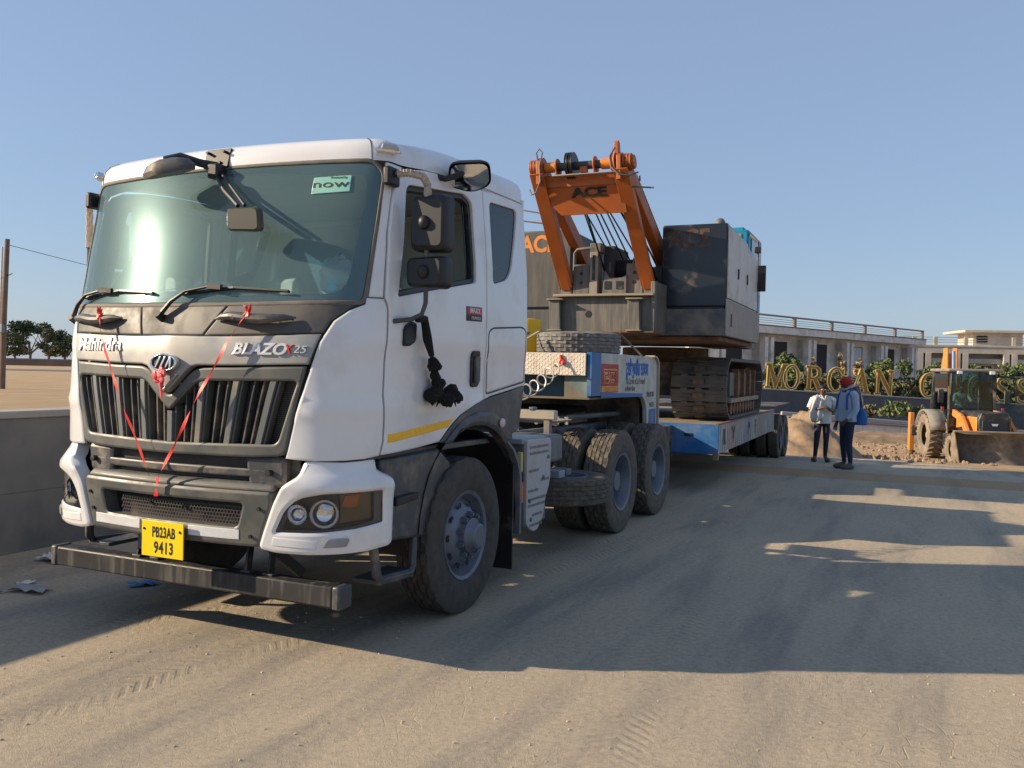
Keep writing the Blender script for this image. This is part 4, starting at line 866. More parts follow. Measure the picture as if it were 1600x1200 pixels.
# deck
dk = MB(); dk.box((-1.49, 2.96, .9), (1.49, 9.2, .945)); dk.build('deck_floor', M('deck_top', (.16, .14, .12), .8, dust=.6), TL, .004)
bx('deck_front', (-1.5, 2.93, .535), (1.5, 2.97, .955), tblue, TL, .004)
bx('front_slot', (1.02, 2.922, .78), (1.14, 2.9295, .82), blackm, TL, 0)
MB().box((-1.3, 3.0, .6), (1.3, 9.2, .88)).build('deck_beam', tdark, TL)
bcol = [(.42, .40, .37), (.42, .26, .2), (.36, .35, .34), (.2, .22, .34), (.42, .40, .37), (.34, .26, .2), (.40, .39, .37), (.36, .36, .36)]
for sg in (1, -1):
    y = 2.975
    for k in range(8):
        y2 = 2.975 + 6.2 * (k + 1) / 8
        pn = bx('side_board', (sg * 1.47, y, .54), (sg * 1.5, y2 - .012, .948), M('faded_board_%d' % k, bcol[k], .7, var=.25, scale=3, dust=.5, dscale=4, streak=True, dcol=(.36, .34, .31)), TL, .004)
        for q in range(4): bx('board_batten', (sg * 1.5, y + .1 + q * .19, .545), (sg * 1.512, y + .115 + q * .19, .94), M('batten', (.45, .43, .40), .7), pn, 0)
        if sg > 0 and k in (0, 1, 3, 4):
            letters('board_lettering', 'RVUPF'[k], .34, lambda a, b, c_, yy=(y + y2) / 2: (1.513 + c_, yy + a * 1.3, .75 + b), M('faded_ink', (.10, .09, .09), .8), pn, ext=.002)
        y = y2
    bx('side_rail_top', (sg * 1.46, 2.93, .948), (sg * 1.51, 9.2, .968), rust, TL, .004)
    bx('landing_leg', (sg * 1.32, 3.5, .40), (sg * 1.40, 3.58, .54), M('leg_tan', (.4, .3, .2), .7), TL, .006)
    bx('rear_fender', (sg * .4, 9.2, 1.0), (sg * 1.5, 12.0, 1.03), tdark, TL, .01)
bx('rear_frame', (-.4, 9.2, .6), (.4, 12.2, .95), tdark, TL, .01)
for yy in (10.3, 11.4):
    zc = .475 + gz(4.4 + yy)
    MB().cyl((-1.5, yy, zc), (1.5, yy, zc), .09, 10).build('axle', tdark, TL)
    for x in (.55, .80, 1.15, 1.40):
        for sg in (1, -1): wheel('wheel', (sg * x, yy, zc), .475, .215, .25, 'rear', TL, rubberd, sg, tread=False)
# painted writing on the gooseneck
npl = lambda x, y, z: (1.001 + z, x, y)
lt = MB(); lt.box((1.0005, -.965, 1.45), (1.0035, -.36, 1.75)); lt.build('painted_panel', M('sign_red', (.40, .035, .02), .6, var=.3, scale=6), TL, 0)
MB().box((1.0005, -.965, 1.46), (1.0045, -.36, 1.545)).build('painted_panel', M('sign_orange', (.6, .25, .04), .6, var=.25, scale=6), TL, 0)
MB().box((1.0005, -.965, 1.52), (1.0055, -.4, 1.545)).build('painted_stripe', M('sign_red2', (.42, .03, .02), .6), TL, 0)
letters('sign_lettering', 'ਵਾਡ', .27, lambda x, y, z: (1.004 + z, -.66 + x * 1.15, 1.60 + y), M('sign_outline', (.72, .45, .2), .6), TL, ext=.001, offset=.012)
letters('sign_lettering', 'ਵਾਡ', .27, lambda x, y, z: (1.006 + z, -.66 + x * 1.15, 1.60 + y), M('sign_red3', (.42, .03, .02), .6), TL, ext=.001, offset=.0)
letters('sign_lettering', 'ਟੂਲੀ ਬੁਕਿੰਗ ਵਰਕਸ', .20, lambda x, y, z: (1.002 + z, .42 + x * .72, 1.70 + y), M('sign_blue', (.01, .13, .45), .6), TL, ext=.001, offset=.010)
ink = M('sign_ink', (.12, .12, .12), .7)
letters('sign_lettering', 'ਮੇਨ ਰੋਡ ਬੱਸ ਸਟੈਂਡ ਦੇ ਸਾਹਮਣੇ', .085, lambda x, y, z: (1.002 + z, .36 + x * .95, 1.555 + y), ink, TL, ext=.001)
letters('sign_lettering', 'ਪਟਿਆਲਾ ਪੰਜਾਬ', .075, lambda x, y, z: (1.002 + z, .12 + x * .95, 1.475 + y), ink, TL, ext=.001)
letters('sign_lettering', '98148 285', .085, lambda x, y, z: (1.002 + z, 1.03 + x * 1.0, 1.40 + y), ink, TL, ext=.001, offset=.002)
letters('sign_lettering', '94170', .085, lambda x, y, z: (1.002 + z, 1.10 + x * 1.0, 1.27 + y), ink, TL, ext=.001, offset=.002)
MB().box((1.0005, .98, .99), (1.0035, 1.30, 1.22)).build('painted_panel', tblue, TL, 0)
letters('sign_lettering', 'J', .2, lambda x, y, z: (1.004 + z, 1.14 + x, 1.10 + y), twhite, TL, ext=.001)
# yellow drum standing on the neck, spare tyre lying on it with a lashing strap
d_ = MB(); d_.lathe([(.0, 0), (.15, 0), (.155, .01), (.15, .2), (.155, .21), (.15, .4), (.05, .41), (0, .41)], 20, 'z'); do = d_.build('yellow_drum', M('drum_yellow', (.75, .45, .01), .4, var=.06)); do.location = wld(-.16, -.12, 1.853)
tag(do, 'yellow drum on the trailer gooseneck behind the truck cab', 'drum')
TY = empty('spare_tyre', wld(.50, -.25, 1.853), 0, 'dusty spare tyre lying flat on the trailer gooseneck', 'tyre')
me = tyre_mesh(.47, .24, .27, True, name='flat_tyre'); to = bpy.data.objects.new('tyre_body', me); me.materials.append(M('grey_rubber', (.12, .12, .12), .9, var=.25, scale=14, dust=.5, dcol=(.3, .29, .27))); link(to, TY); to.rotation_euler = (0, R(-90), 0); to.location = (0, 0, .122)
me.polygons.foreach_set('use_smooth', [True] * len(me.polygons)); me.set_sharp_from_angle(angle=R(32))
ri = MB(); ri.lathe([(.275, .02), (.25, .03), (.24, .1), (.26, .2), (.275, .21)], 28, 'z'); ri.build('rim', steel, TY)
stp = MB(); a, b = wld(1.0, .62, 1.86), wld(.86, .1, 2.11); c_, d_ = wld(.1, -.45, 2.105), wld(-.05, -1.0, 1.87)
stp.bar(a, b, .03, .006); stp.bar(b, c_, .03, .006); stp.bar(c_, d_, .03, .006)
tag(stp.build('lashing_strap', M('strap_grey', (.3, .28, .25), .8)), 'thin grey lashing strap pulled over the spare tyre on the gooseneck', 'strap')
tw = MB()
tw.tube([wld(-.05, -1.0, 1.9), wld(0.0, -.9, 2.0), wld(.1, -.75, 2.08)], .02, 6); tag(tw.build('wooden_stick', M('stick_brown', (.2, .16, .12), .9)), 'short brown stick leaning against the spare tyre', 'stick')
# coiled air hose from cab to the checker front
hz = MB(); P0 = Vector((.52, 2.15, 1.42)); P1 = Vector(wld(.70, -1.33, 1.755)); pts = []
for i in range(8 * 16 + 1):
    t = i / (8 * 16); a = 2 * PI * 8 * t; r_ = .065 * min(1, 4 * t + .3) * min(1, (1 - t) * 5 + .15); d = P1 - P0
    p = P0 + d * t; pts.append(p + Vector((r_ * math.cos(a), 0, r_ * math.sin(a))) + Vector((0, 0, -.09 * math.sin(PI * t))))
pts += [P1, P1 + Vector((.02, .05, .01))]
hz.tube(pts, .008, 6); ah = hz.build('air_hose', M('hose_silver', (.42, .40, .37), .4, metal=.3)); tag(ah, 'silver coiled air hose stretched between truck cab and trailer', 'hose')
hc = MB(); hc.cyl(P1, P1 + Vector((0, .05, 0)), .03, 10); hc.cyl(P1 + Vector((0, .02, .0)), P1 + Vector((-.02, .02, .07)), .016, 8); hc.build('coupling', redm, ah)

# ================================================================ crawler crane
CO = Vector((0, 5.6, .955)); CR = empty('crawler_crane', wld(0, 5.6, .955), TH, 'dark grey and orange crawler crane riding on the lowbed trailer', 'crane')
CT = Matrix.Translation(-CO)
LEAN = [0.0]                                     # sideways lean of the gantry head
def cp(mb, name, mat, parent=None, bevel=.008, **k):
    if LEAN[0]: mb.v = [(x - LEAN[0] * max(0, min(1.15, (z - 2.85) / 1.5)), y, z) for x, y, z in mb.v]
    return mb.xf(CT).build(name, mat, parent or CR, bevel, **k)
def cb(name, a, b, mat, parent=None, bevel=.008): return cp(MB().box(a, b), name, mat, parent, bevel)
corange = M('crane_orange', (.40, .098, .014), .5, var=.12, scale=4, dust=.22, dscale=5, dcol=(.25, .12, .05))
cgrey = M('crane_grey', (.11, .108, .102), .55, var=.18, scale=3, dust=.36, dscale=3, dcol=(.27, .235, .18), streak=True)
ccharcoal = M('crane_charcoal', (.07, .073, .073), .5, var=.15, scale=3, dust=.32, dscale=3, dcol=(.15, .135, .11), streak=True)
cblack = M('crane_black', (.018, .024, .034), .22, var=.2, scale=2, dust=.14, dscale=2.5)
cwhite = M('crane_side_white', (.50, .47, .45), .5, var=.08, scale=2, dust=.22, dscale=4, dcol=(.3, .25, .2))
cteal = M('crane_teal', (.01, .22, .34), .45, var=.12)
cunder = M('crane_underside', (.16, .09, .05), .85, var=.4, scale=5)
track_m = M('track_steel', (.085, .085, .085), .6, metal=.2, var=.25, scale=8, dust=.5, dscale=7, dcol=(.2, .17, .135))
rope_m = M('rope_black', (.012, .012, .014), .6)
# tracks: stadium path of shoes
def shoe_mesh():
    b = MB(); b.box((-.425, -.09, 0), (.425, .09, .045))
    for x in (-.22, 0, .22): b.box((x - .05, .085, .0), (x + .05, .12, .043)); 
    for x in (-.33, .33): b.cyl((x, 0, .044), (x, 0, .05), .014, 8)
    b.box((-.40, -.02, .045), (-.1, .02, .055)); b.box((.1, -.02, .045), (.40, .02, .055))
    b.box((-.09, -.05, .045), (.09, -.02, .06)); b.box((-.09, .015, .045), (.09, .045, .06))
    return b.mesh('track_shoe')
shm = shoe_mesh(); shm.materials.append(track_m)
plug = MB().box((-.085, -.045, .046), (.085, .04, .064)).mesh('shoe_pad'); plug.materials.append(M('pad_brown', (.17, .12, .08), .8, var=.3, scale=20))
def stad(t, L, r):                               # t in metres round the track, returns (y, z, angle of outward normal)
    P = 2 * L + 2 * PI * r; t %= P
    if t < L: return (-L / 2 + t, r, PI / 2)
    t -= L
    if t < PI * r: a = PI / 2 - t / r; return (L / 2 + r * math.cos(a), r * math.sin(a), a)
    t -= PI * r
    if t < L: return (L / 2 - t, -r, -PI / 2)
    t -= L; a = -PI / 2 - t / r; return (-L / 2 + r * math.cos(a), r * math.sin(a), a)
TRR, TRL, TZ, TYC = .43, 3.0, .485, 5.9
NS = 45; per = 2 * TRL + 2 * PI * TRR
for sg in (1, -1):
    tf = MB(); tf.box((sg * .72, TYC - 1.35, .955 + TZ - .16), (sg * 1.28, TYC + 1.35, .955 + TZ + .2)); tf.box((sg * .80, TYC - 1.6, .955 + TZ - .08), (sg * 1.2, TYC + 1.6, .955 + TZ + .08)); tro = cp(tf, 'track_frame', cgrey)
    for k in range(NS):
        y, z, a = stad(per * k / NS, TRL, TRR)
        for nm, me_ in (('track_shoe', shm),) + ((('shoe_pad', plug),)):
            o = bpy.data.objects.new(nm, me_); link(o, tro); o.location = Vector((sg * 1.0, TYC + y, .955 + TZ + z)) - CO; o.rotation_euler = (a - PI / 2, 0, 0)
    for yy in (-1.5, 1.5):
        d = MB(); d.lathe([(.36, -.2), (.37, -.06), (.30, -.04), (.30, .04), (.37, .06), (.36, .2), (.1, .24), (0, .24)], 24, 'x', (sg * 1.0, TYC + yy, .955 + TZ)); cp(d, 'idler', rust, tro)
    for k in range(9):
        d = MB(); d.cyl((sg * .85, TYC - 1.2 + k * .3, .955 + .16), (sg * 1.38, TYC - 1.2 + k * .3, .955 + .16), .1, 12); cp(d, 'roller', rust, tro)
    for k in range(4):
        cb('side_plate', (sg * 1.28, TYC - 1.15 + k * .62, .955 + .36), (sg * 1.34, TYC - .75 + k * .62, .955 + .74), M('plate_brown', (.17, .12, .08), .8, var=.4, scale=6) if k % 2 else cgrey, tro)
        cb('side_rib', (sg * 1.28, TYC - .72 + k * .62, .955 + .3), (sg * 1.40, TYC - .66 + k * .62, .955 + .8), rust, tro)
    cb('side_beam', (sg * 1.26, TYC - 1.5, .955 + .26), (sg * 1.42, TYC + 1.5, .955 + .33), M('beam_dust', (.3, .25, .18), .8), tro)
cb('car_body', (-.7, 4.7, 1.3), (.7, 7.1, 1.85), tdark); d = MB(); d.lathe([(.75, 1.85), (.75, 2.1), (0, 2.1)], 28, 'z', (0, 5.9, 0)); cp(d, 'slew_ring', rust)
# upper works
cb('turntable', (-1.5, 2.85, 2.13), (1.5, 5.85, 2.19), cunder); cb('cab_bracket', (.6, 5.85, 2.13), (1.35, 7.2, 2.28), cgrey); cb('turntable_beam', (-.6, 2.8, 2.17), (.6, 7.3, 2.6), tdark)
for sg in (1, -1):
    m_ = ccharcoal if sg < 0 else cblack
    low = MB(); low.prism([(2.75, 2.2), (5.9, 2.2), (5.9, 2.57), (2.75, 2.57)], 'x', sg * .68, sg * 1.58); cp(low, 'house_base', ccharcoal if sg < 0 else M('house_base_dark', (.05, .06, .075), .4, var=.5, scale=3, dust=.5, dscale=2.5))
    cb('house_gap', (sg * .70, 2.78, 2.57), (sg * 1.56, 5.85, 2.60), blackm, None, 0)
    ho = MB(); ho.prism([(2.75, 2.60), (5.6, 2.60), (5.6, 3.56), (4.3, 3.72), (2.75, 3.75)], 'x', sg * .68, sg * 1.59); hs = cp(ho, 'house', m_, None, .02)
    fx = 1.592 * sg
    for k, (ya, yb) in enumerate(((2.77, 3.62), (3.635, 4.45), (4.465, 5.58))):
        cb('side_door', (fx, ya, 2.72), (fx + sg * .02, yb, 3.70 - (.14 if k == 2 else .02 * k)), cwhite, hs, .006)
        cb('door_latch', (fx + sg * .018, yb - .06, 3.05), (fx + sg * .04, yb - .03, 3.2), blackm, hs, .003)
    cb('side_sill', (sg * 1.582, 2.76, 2.2), (sg * 1.60, 5.9, 2.70), M('sill_dusty', (.30, .28, .26), .7, var=.15, dust=.5), hs, .006)
    cb('lift_slot', (sg * 1.598, 3.1, 2.34), (sg * 1.603, 3.22, 2.52), M('slot_rust', (.06, .03, .02), .8), hs, 0)
    st_m = M('stencil_orange', (.62, .24, .05), .6, var=.1) if sg < 0 else M('stencil_worn', (.085, .045, .03), .6, var=.6, scale=14)
    V_, F_ = text('ACE', .34, .001, offset=.012); mb = MB().add([((1.06 if sg > 0 else -1.2) + x * .9, 2.747 - z, 3.54 + y) for x, y, z in V_], F_); cp(mb, 'stencil_lettering', st_m, hs, 0, smooth=False)
d = MB(); d.ball((1.42, 3.1, 3.78), (.08, .08, .1)); cp(d, 'exhaust_cap', cgrey)
# front base box under the winches
bs = MB(); bs.box((-.62, 2.12, 2.22), (.70, 2.8, 2.70)); cp(bs, 'winch_base', cgrey); cb('winch_base_plate', (-.68, 2.02, 2.70), (.76, 2.9, 2.735), M('plate_tan', (.27, .23, .17), .7, dust=.4))
for x in (-.72, .42):
    r_ = MB(); r_.prism([(x, 2.22), (x + .16, 2.22), (x + .14, 2.66), (x - .02, 2.66)], 'y', 2.02, 2.10); cp(r_, 'base_rib', cgrey); cb('rib_flange', (x - .04, 1.98, 2.65), (x + .2, 2.12, 2.67), M('plate_tan2', (.27, .22, .15), .7)); cb('rib_flange', (x - .03, 1.98, 2.22), (x + .19, 2.12, 2.24), M('plate_tan3', (.25, .19, .13), .7))
cb('base_side_gusset', (.70, 2.1, 2.22), (.76, 2.8, 2.9), cgrey); cb('base_flange', (-.72, 2.0, 2.195), (.78, 2.8, 2.22), cunder)
d = MB(); d.cyl((-.18, 2.117, 2.46), (-.18, 2.122, 2.46), .05, 14); cp(d, 'drain_hole', blackm)
for sg, x in ((-1, -.38), (1, .40)):
    cb('winch_post', (x - .12, 2.35, 2.735), (x + .12, 2.75, 3.18), cgrey); d = MB()
    for z in (3.05, 2.92): d.cyl((x, 2.345, z), (x, 2.352, z), .025, 12)
    cp(d, 'pin_hole', blackm)
cb('valve_stand', (-.24, 2.3, 2.735), (-.12, 2.5, 3.42), M('stand_tan', (.24, .22, .18), .6)); cb('valve_slot', (-.20, 2.292, 2.95), (-.16, 2.299, 3.3), blackm, None, 0)
d = MB(); d.tube([(-.5, 2.4, 2.75), (-.5, 2.4, 3.35), (-.46, 2.4, 3.40), (-.2, 2.4, 3.42)], .025, 8); cp(d, 'guard_rail', cgrey); cb('valve_block', (-.24, 2.3, 3.34), (-.08, 2.55, 3.47), cgrey)
cb('motor_box', (-.10, 2.5, 2.735), (.06, 3.2, 3.45), M('motor_dark', (.03, .03, .032), .6))
wf = MB(); wf.prism([(-.05, 2.735), (.30, 2.735), (.30, 3.02), (.22, 2.98), (.05, 2.98), (-.02, 3.08)], 'y', 2.30, 2.34); wfo = cp(wf, 'winch_frame', cgrey)
for x in (.03, .2): cb('frame_window', (x - .045, 2.29, 2.82), (x + .045, 2.297, 2.93), blackm, wfo, 0)
for x0 in (.02,):
    dr = MB(); dr.cyl((x0 - .02, 2.75, 3.12), (x0 + .30, 2.75, 3.12), .15, 24); dro = cp(dr, 'winch_drum', M('rope_drum', (.05, .045, .04), .7))
    for x in (x0 - .04, x0 + .30): d = MB(); d.lathe([(0, 0), (.26, 0), (.265, .015), (.26, .03), (0, .03)], 28, 'x', (x, 2.75, 3.14)); cp(d, 'drum_flange', cgrey, dro)
    for k in range(12): d = MB(); d.tube([(x0 + k * .024, 2.75 + .155 * math.cos(t), 3.12 + .155 * math.sin(t)) for t in (2 * PI * q / 16 for q in range(17))], .012, 5, caps=False); cp(d, 'rope_turn', rope_m, dro)
cb('rear_winch', (-.3, 3.4, 2.6), (.55, 4.2, 3.25), M('rear_winch_dark', (.04, .04, .045), .6))
d = MB(); d.cyl((.5, 3.2, 3.05), (.66, 3.2, 3.05), .2, 18); d.cyl((.52, 3.0, 2.8), (.66, 3.0, 2.8), .14, 16); cp(d, 'swing_motor', tdark)
# gantry (A-frame)
LEAN[0] = .11
ga = {}
for sg in (1, -1):
    fl_ = MB(); fl_.bar((sg * .60, 2.42, 2.86), (sg * .575, 1.42, 4.30), .14, .18, (0, 1, .6)); cp(fl_, 'gantry_front_leg', corange, None, .012)
    f2 = MB(); f2.bar((sg * .60, 2.33, 2.86), (sg * .575, 1.29, 4.26), .19, .02, (0, 1, .6)); cp(f2, 'leg_cover', corange, None, .004)
    rl_ = MB(); rl_.bar((sg * .62, 4.3, 2.75), (sg * .575, 1.55, 4.30), .14, .22, (0, 1, .8)); cp(rl_, 'gantry_rear_leg', corange, None, .012)
    cb('leg_foot', (sg * .52, 2.36, 2.735), (sg * .68, 2.52, 2.93), cgrey); d = MB(); d.cyl((sg * .48, 2.42, 2.88), (sg * .72, 2.42, 2.88), .05, 14); cp(d, 'foot_pin', chrome if False else cgrey)
    hd = MB(); hd.prism([(1.28, 4.12), (1.62, 4.12), (1.60, 4.44), (1.46, 4.50), (1.32, 4.44)], 'x', sg * .52, sg * .58); cp(hd, 'head_plate', corange)
    for x in (.60, .64, .68):
        d = MB(); d.lathe([(0, -.016), (.115, -.016), (.105, 0), (.115, .016), (0, .016)], 28, 'x', (sg * x, 1.46, 4.37)); cp(d, 'sheave', corange)
    d = MB(); d.lathe([(0, -.01), (.09, -.01), (.09, .03), (0, .03)], 20, 'x', (sg * .70, 1.46, 4.37)); cp(d, 'end_cap', corange)
    cb('ladder_rail', (0, 0, 0), (.001, .001, .001), corange) if False else None
hp = MB(); V_ = [(-.54, 1.42, 4.24), (.54, 1.42, 4.24), (.55, 1.615, 3.75), (-.36, 1.615, 3.75), (-.54, 1.54, 3.95)]
nrm = Vector((0, -.44, -.18)).normalized() * .03
hp.add([Vector(p) for p in V_] + [Vector(p) - nrm for p in V_], [(0, 1, 2, 3, 4), (9, 8, 7, 6, 5)] + [(i, (i + 1) % 5, 5 + (i + 1) % 5, 5 + i) for i in range(5)]); hpo = cp(hp, 'gantry_plate', corange, None, .005)
V_, F_ = text('ACE', .17, .001, offset=.008); ud = (Vector((0, 1.42, 4.24)) - Vector((0, 1.60, 3.80))).normalized(); cp(MB().add([Vector((.08, 1.508, 4.02)) + Vector((x * 1.5, 0, 0)) + ud * y + nrm.normalized() * (z + .006) for x, y, z in V_], F_), 'plate_lettering', textblk, hpo, 0, smooth=False)
cb('gantry_lip', (-.36, 1.30, 4.215), (.56, 1.40, 4.235), M('lip_steel', (.3, .22, .17), .5), hpo)
cb('gantry_beam', (-.53, 1.45, 4.10), (.53, 1.62, 4.26), corange)
d = MB(); d.cyl((-.72, 1.46, 4.37), (.72, 1.46, 4.37), .055, 16); cp(d, 'gantry_shaft', M('shaft_dark', (.05, .045, .04), .5)); 
for xa, xb in ((-.50, -.33), (.28, .44)): cp(MB().cyl((xa, 1.46, 4.37), (xb, 1.46, 4.37), .07, 16), 'shaft_sleeve', M('sleeve_orange', (.6, .2, .02), .5))
for x in (-.54, .46): d = MB(); d.lathe([(0, -.03), (.14, -.03), (.12, 0), (.14, .03), (0, .03)], 28, 'x', (x, 1.46, 4.37)); cp(d, 'sheave', corange)
for x in (-.16, -.10): d = MB(); d.lathe([(.04, -.02), (.185, -.02), (.165, 0), (.185, .02), (.04, .02)], 32, 'x', (x, 1.46, 4.37)); cp(d, 'rope_sheave', M('sheave_black', (.015, .015, .016), .4))
for x in (-.32, .20): d = MB(); d.lathe([(0, -.012), (.12, -.012), (.12, .012), (0, .012)], 24, 'x', (x, 1.46, 4.36)); d.box((x - .012, 1.36, 4.23), (x + .012, 1.5, 4.36)); cp(d, 'sheave_guide', corange)
cb('guide_block', (.0, 1.38, 4.26), (.10, 1.45, 4.34), corange); d = MB(); d.prism([(1.4, 4.4), (1.52, 4.4), (1.50, 4.62), (1.45, 4.66), (1.40, 4.62)], 'x', .47, .53); cp(d, 'pendant_lug', corange)
d = MB(); d.tube([(-.56, 1.36, 4.35), (-.57, 1.33, 4.55), (-.53, 1.34, 4.60), (-.49, 1.34, 4.55), (-.52, 1.28, 4.35), (-.50, 1.24, 4.15), (-.56, 1.22, 4.0), (-.64, 1.26, 3.98), (-.68, 1.3, 4.06)], .011, 6); d.tube([(.5, 1.36, 4.55), (.44, 1.3, 4.42), (.46, 1.28, 4.28), (.56, 1.26, 4.18), (.68, 1.3, 4.16), (.78, 1.4, 4.22)], .013, 6); cp(d, 'cable_loop', M('cable_grey', (.12, .12, .12), .5))
d = MB(); d.bar((.66, 1.5, 4.06), (.96, 1.45, 4.02), .02, .02); d.bar((.70, 1.62, 4.24), (.70, 3.2, 3.40), .012, .012); d.bar((.72, 1.7, 4.17), (.72, 1.7, 4.24), .02, .02); cp(d, 'side_rod', cgrey)
rp = MB()
for (a, b) in (((-.12, 1.62, 4.35), (.05, 2.75, 3.28)), ((-.10, 1.35, 4.35), (-.06, 2.5, 3.1)), ((-.02, 1.65, 4.2), (.15, 2.76, 3.27)), ((.08, 1.65, 4.2), (.22, 2.9, 3.25)), ((.18, 1.62, 4.3), (.42, 3.4, 3.2)), ((.3, 1.62, 4.3), (.5, 3.5, 3.2)), ((-.2, 1.62, 4.3), (-.3, 3.3, 3.15)), ((.24, 1.62, 4.25), (.52, 3.0, 3.1)), ((.46, 1.6, 4.3), (.58, 2.9, 3.0)), ((.02, 1.62, 4.3), (.34, 3.1, 3.2)), ((-.3, 1.6, 4.3), (.0, 2.8, 3.25)), ((.36, 1.6, 4.3), (.56, 3.3, 3.1))):
    rp.cyl(a, b, .0125, 6)
cp(rp, 'hoist_rope', rope_m)
d = MB(); d.tube([(-1.55, 2.9, 3.75), (-1.55, 2.9, 4.12), (-.7, 2.9, 3.95), (-.7, 2.9, 3.75)], .012, 6); d.tube([(-1.55, 2.9, 3.95), (-.7, 2.9, 3.82)], .012, 6); cp(d, 'hand_rail', rust)
LEAN[0] = 0.0
# operator cab
oc = MB(); oc.box((.65, 5.75, 2.3), (1.42, 7.3, 4.12)); oco = cp(oc, 'operator_cab', cteal, None, .04)
cb('cab_window', (1.415, 6.0, 3.1), (1.435, 7.1, 4.0), dk_glass, oco, .01); cb('cab_roof_vent', (1.0, 6.0, 4.12), (1.3, 6.5, 4.2), cteal, oco, .02)
cb('cab_rear_panel', (.7, 5.735, 3.55), (1.30, 5.75, 4.05), M('panel_brown', (.35, .28, .2), .7), oco)
d = MB(); d.tube([(1.42, 5.8, 4.05), (1.58, 5.7, 3.9), (1.60, 5.7, 3.2), (1.58, 5.7, 2.4), (1.42, 5.8, 2.35)], .018, 6); cp(d, 'cab_rail', rust, oco); cb('cab_mirror', (1.52, 5.55, 3.05), (1.74, 5.60, 3.48), blackm, oco, .01); cb('rail_lamp', (1.54, 5.6, 3.70), (1.64, 5.7, 3.80), blackm, oco)
cb('boom_foot', (-.35, 6.6, 2.6), (.35, 7.6, 3.2), corange)
# ================================================================ people
def skin_body(name, J, E, mats, regions, parent):
    """one continuous body grown round a jointed skeleton; clothing colours by nearest bone"""
    names = list(J); me = bpy.data.meshes.new(name); me.from_pydata([J[k][0] for k in names], [(names.index(a), names.index(b)) for a, b in E], [])
    o = bpy.data.objects.new(name, me); link(o); sk = o.modifiers.new('s', 'SKIN'); sk.use_smooth_shade = True
    for i, k in enumerate(names):
        r = J[k][1]; sv = me.skin_vertices[0].data[i]; sv.radius = (r, r) if not isinstance(r, tuple) else r; sv.use_root = (k == 'pelvis')
    sb = o.modifiers.new('u', 'SUBSURF'); sb.levels = 2; sb.render_levels = 2
    dg = bpy.context.evaluated_depsgraph_get(); m2 = bpy.data.meshes.new_from_object(o.evaluated_get(dg)); bpy.data.objects.remove(o)
    segs = [(Vector(J[a][0]), Vector(J[b][0]), regions.get((a, b), regions.get(b, 0))) for a, b in E]
    m2.materials.clear(); [m2.materials.append(m) for m in mats]
    for p in m2.polygons:
        c = p.center; best = (9, 0)
        for a, b, r in segs:
            d = b - a; t = max(0, min(1, (c - a).dot(d) / max(1e-6, d.length_squared))); q = (a + d * t - c).length
            if q < best[0]: best = (q, r)
        p.material_index = best[1]; p.use_smooth = True
    o2 = bpy.data.objects.new(name, m2); link(o2, parent); return o2
def skeleton(arms, legs, lean=0, head=(0, -.02, 0), wide=1.0):
    J = {'pelvis': ((0, 0, .93), (.15 * wide, .115)), 'belly': ((0, -.005, 1.08), (.145 * wide, .11)), 'chest': ((0, lean, 1.27), (.165 * wide, .115)), 'upper': ((0, lean, 1.38), (.13, .085)), 'neck': ((head[0] * .4, lean + head[1] * .4, 1.47), .055), 'skull': ((head[0], lean + head[1], 1.565), (.078, .09)), 'crown': ((head[0], lean + head[1] + .01, 1.635), (.07, .08))}
    E = [('pelvis', 'belly'), ('belly', 'chest'), ('chest', 'upper'), ('upper', 'neck'), ('neck', 'skull'), ('skull', 'crown')]
    for s in ('l', 'r'):
        sh, el, wr, pd = arms[s]; hp, kn, an, to = legs[s]
        for k, p, r in (('sh', sh, .062), ('el', el, .047), ('wr', wr, .032), ('pm', pd, (.036, .022)), ('hp', hp, .098), ('kn', kn, .064), ('an', an, .043), ('to', to, (.042, .03))): J[s + k] = (p, r)
        E += [('upper', s + 'sh'), (s + 'sh', s + 'el'), (s + 'el', s + 'wr'), (s + 'wr', s + 'pm'), ('pelvis', s + 'hp'), (s + 'hp', s + 'kn'), (s + 'kn', s + 'an'), (s + 'an', s + 'to')]
        d = (Vector(pd) - Vector(wr)).normalized(); sd = d.orthogonal().normalized()
        for i in range(4):
            a = Vector(pd) + sd * (.03 * (i - 1.5) / 1.5) + d * .02; b = a + d * (.035 - .005 * abs(i - 1.5)) + Vector((0, 0, -.004)); J[s + 'f%da' % i] = (tuple(a), .0095); J[s + 'f%db' % i] = (tuple(b + d * .02 + Vector((0, .008, -.012))), .0085); E += [(s + 'pm', s + 'f%da' % i), (s + 'f%da' % i, s + 'f%db' % i)]
        a = Vector(wr).lerp(Vector(pd), .5) + sd * .04; J[s + 'th'] = (tuple(a + d * .035), .0095); E += [(s + 'pm', s + 'th')]
    return J, E
skinm = M('skin_brown', (.12, .062, .038), .5, var=.1); hairm = M('hair_black', (.008, .007, .007), .6)
def face(parent, c, fwd, r=.09):
    """nose, eyes, mouth and ears set on the head"""
    f = Vector(fwd).normalized(); s = f.cross(Vector((0, 0, 1))).normalized(); c = Vector(c)
    n = MB(); n.tube([c + f * r * .92 + Vector((0, 0, .012)), c + f * (r * 1.2) + Vector((0, 0, -.022))], [.009, .015], 6); n.build('nose', skinm, parent)
    for k in (-1, 1):
        MB().ball(c + f * r * .9 + s * k * .032 + Vector((0, 0, .015)), (.011, .011, .008), 8, 6).build('eye', M('eye_white', (.5, .48, .45), .3), parent)
        MB().ball(c + s * k * .08 + Vector((0, 0, -.01)), (.012, .02, .032), 8, 6).build('ear', skinm, parent)
    MB().ball(c + f * r * .93 + Vector((0, 0, -.055)), (.024, .012, .008), 8, 5).build('mouth', M('lips', (.10, .035, .03), .5), parent)
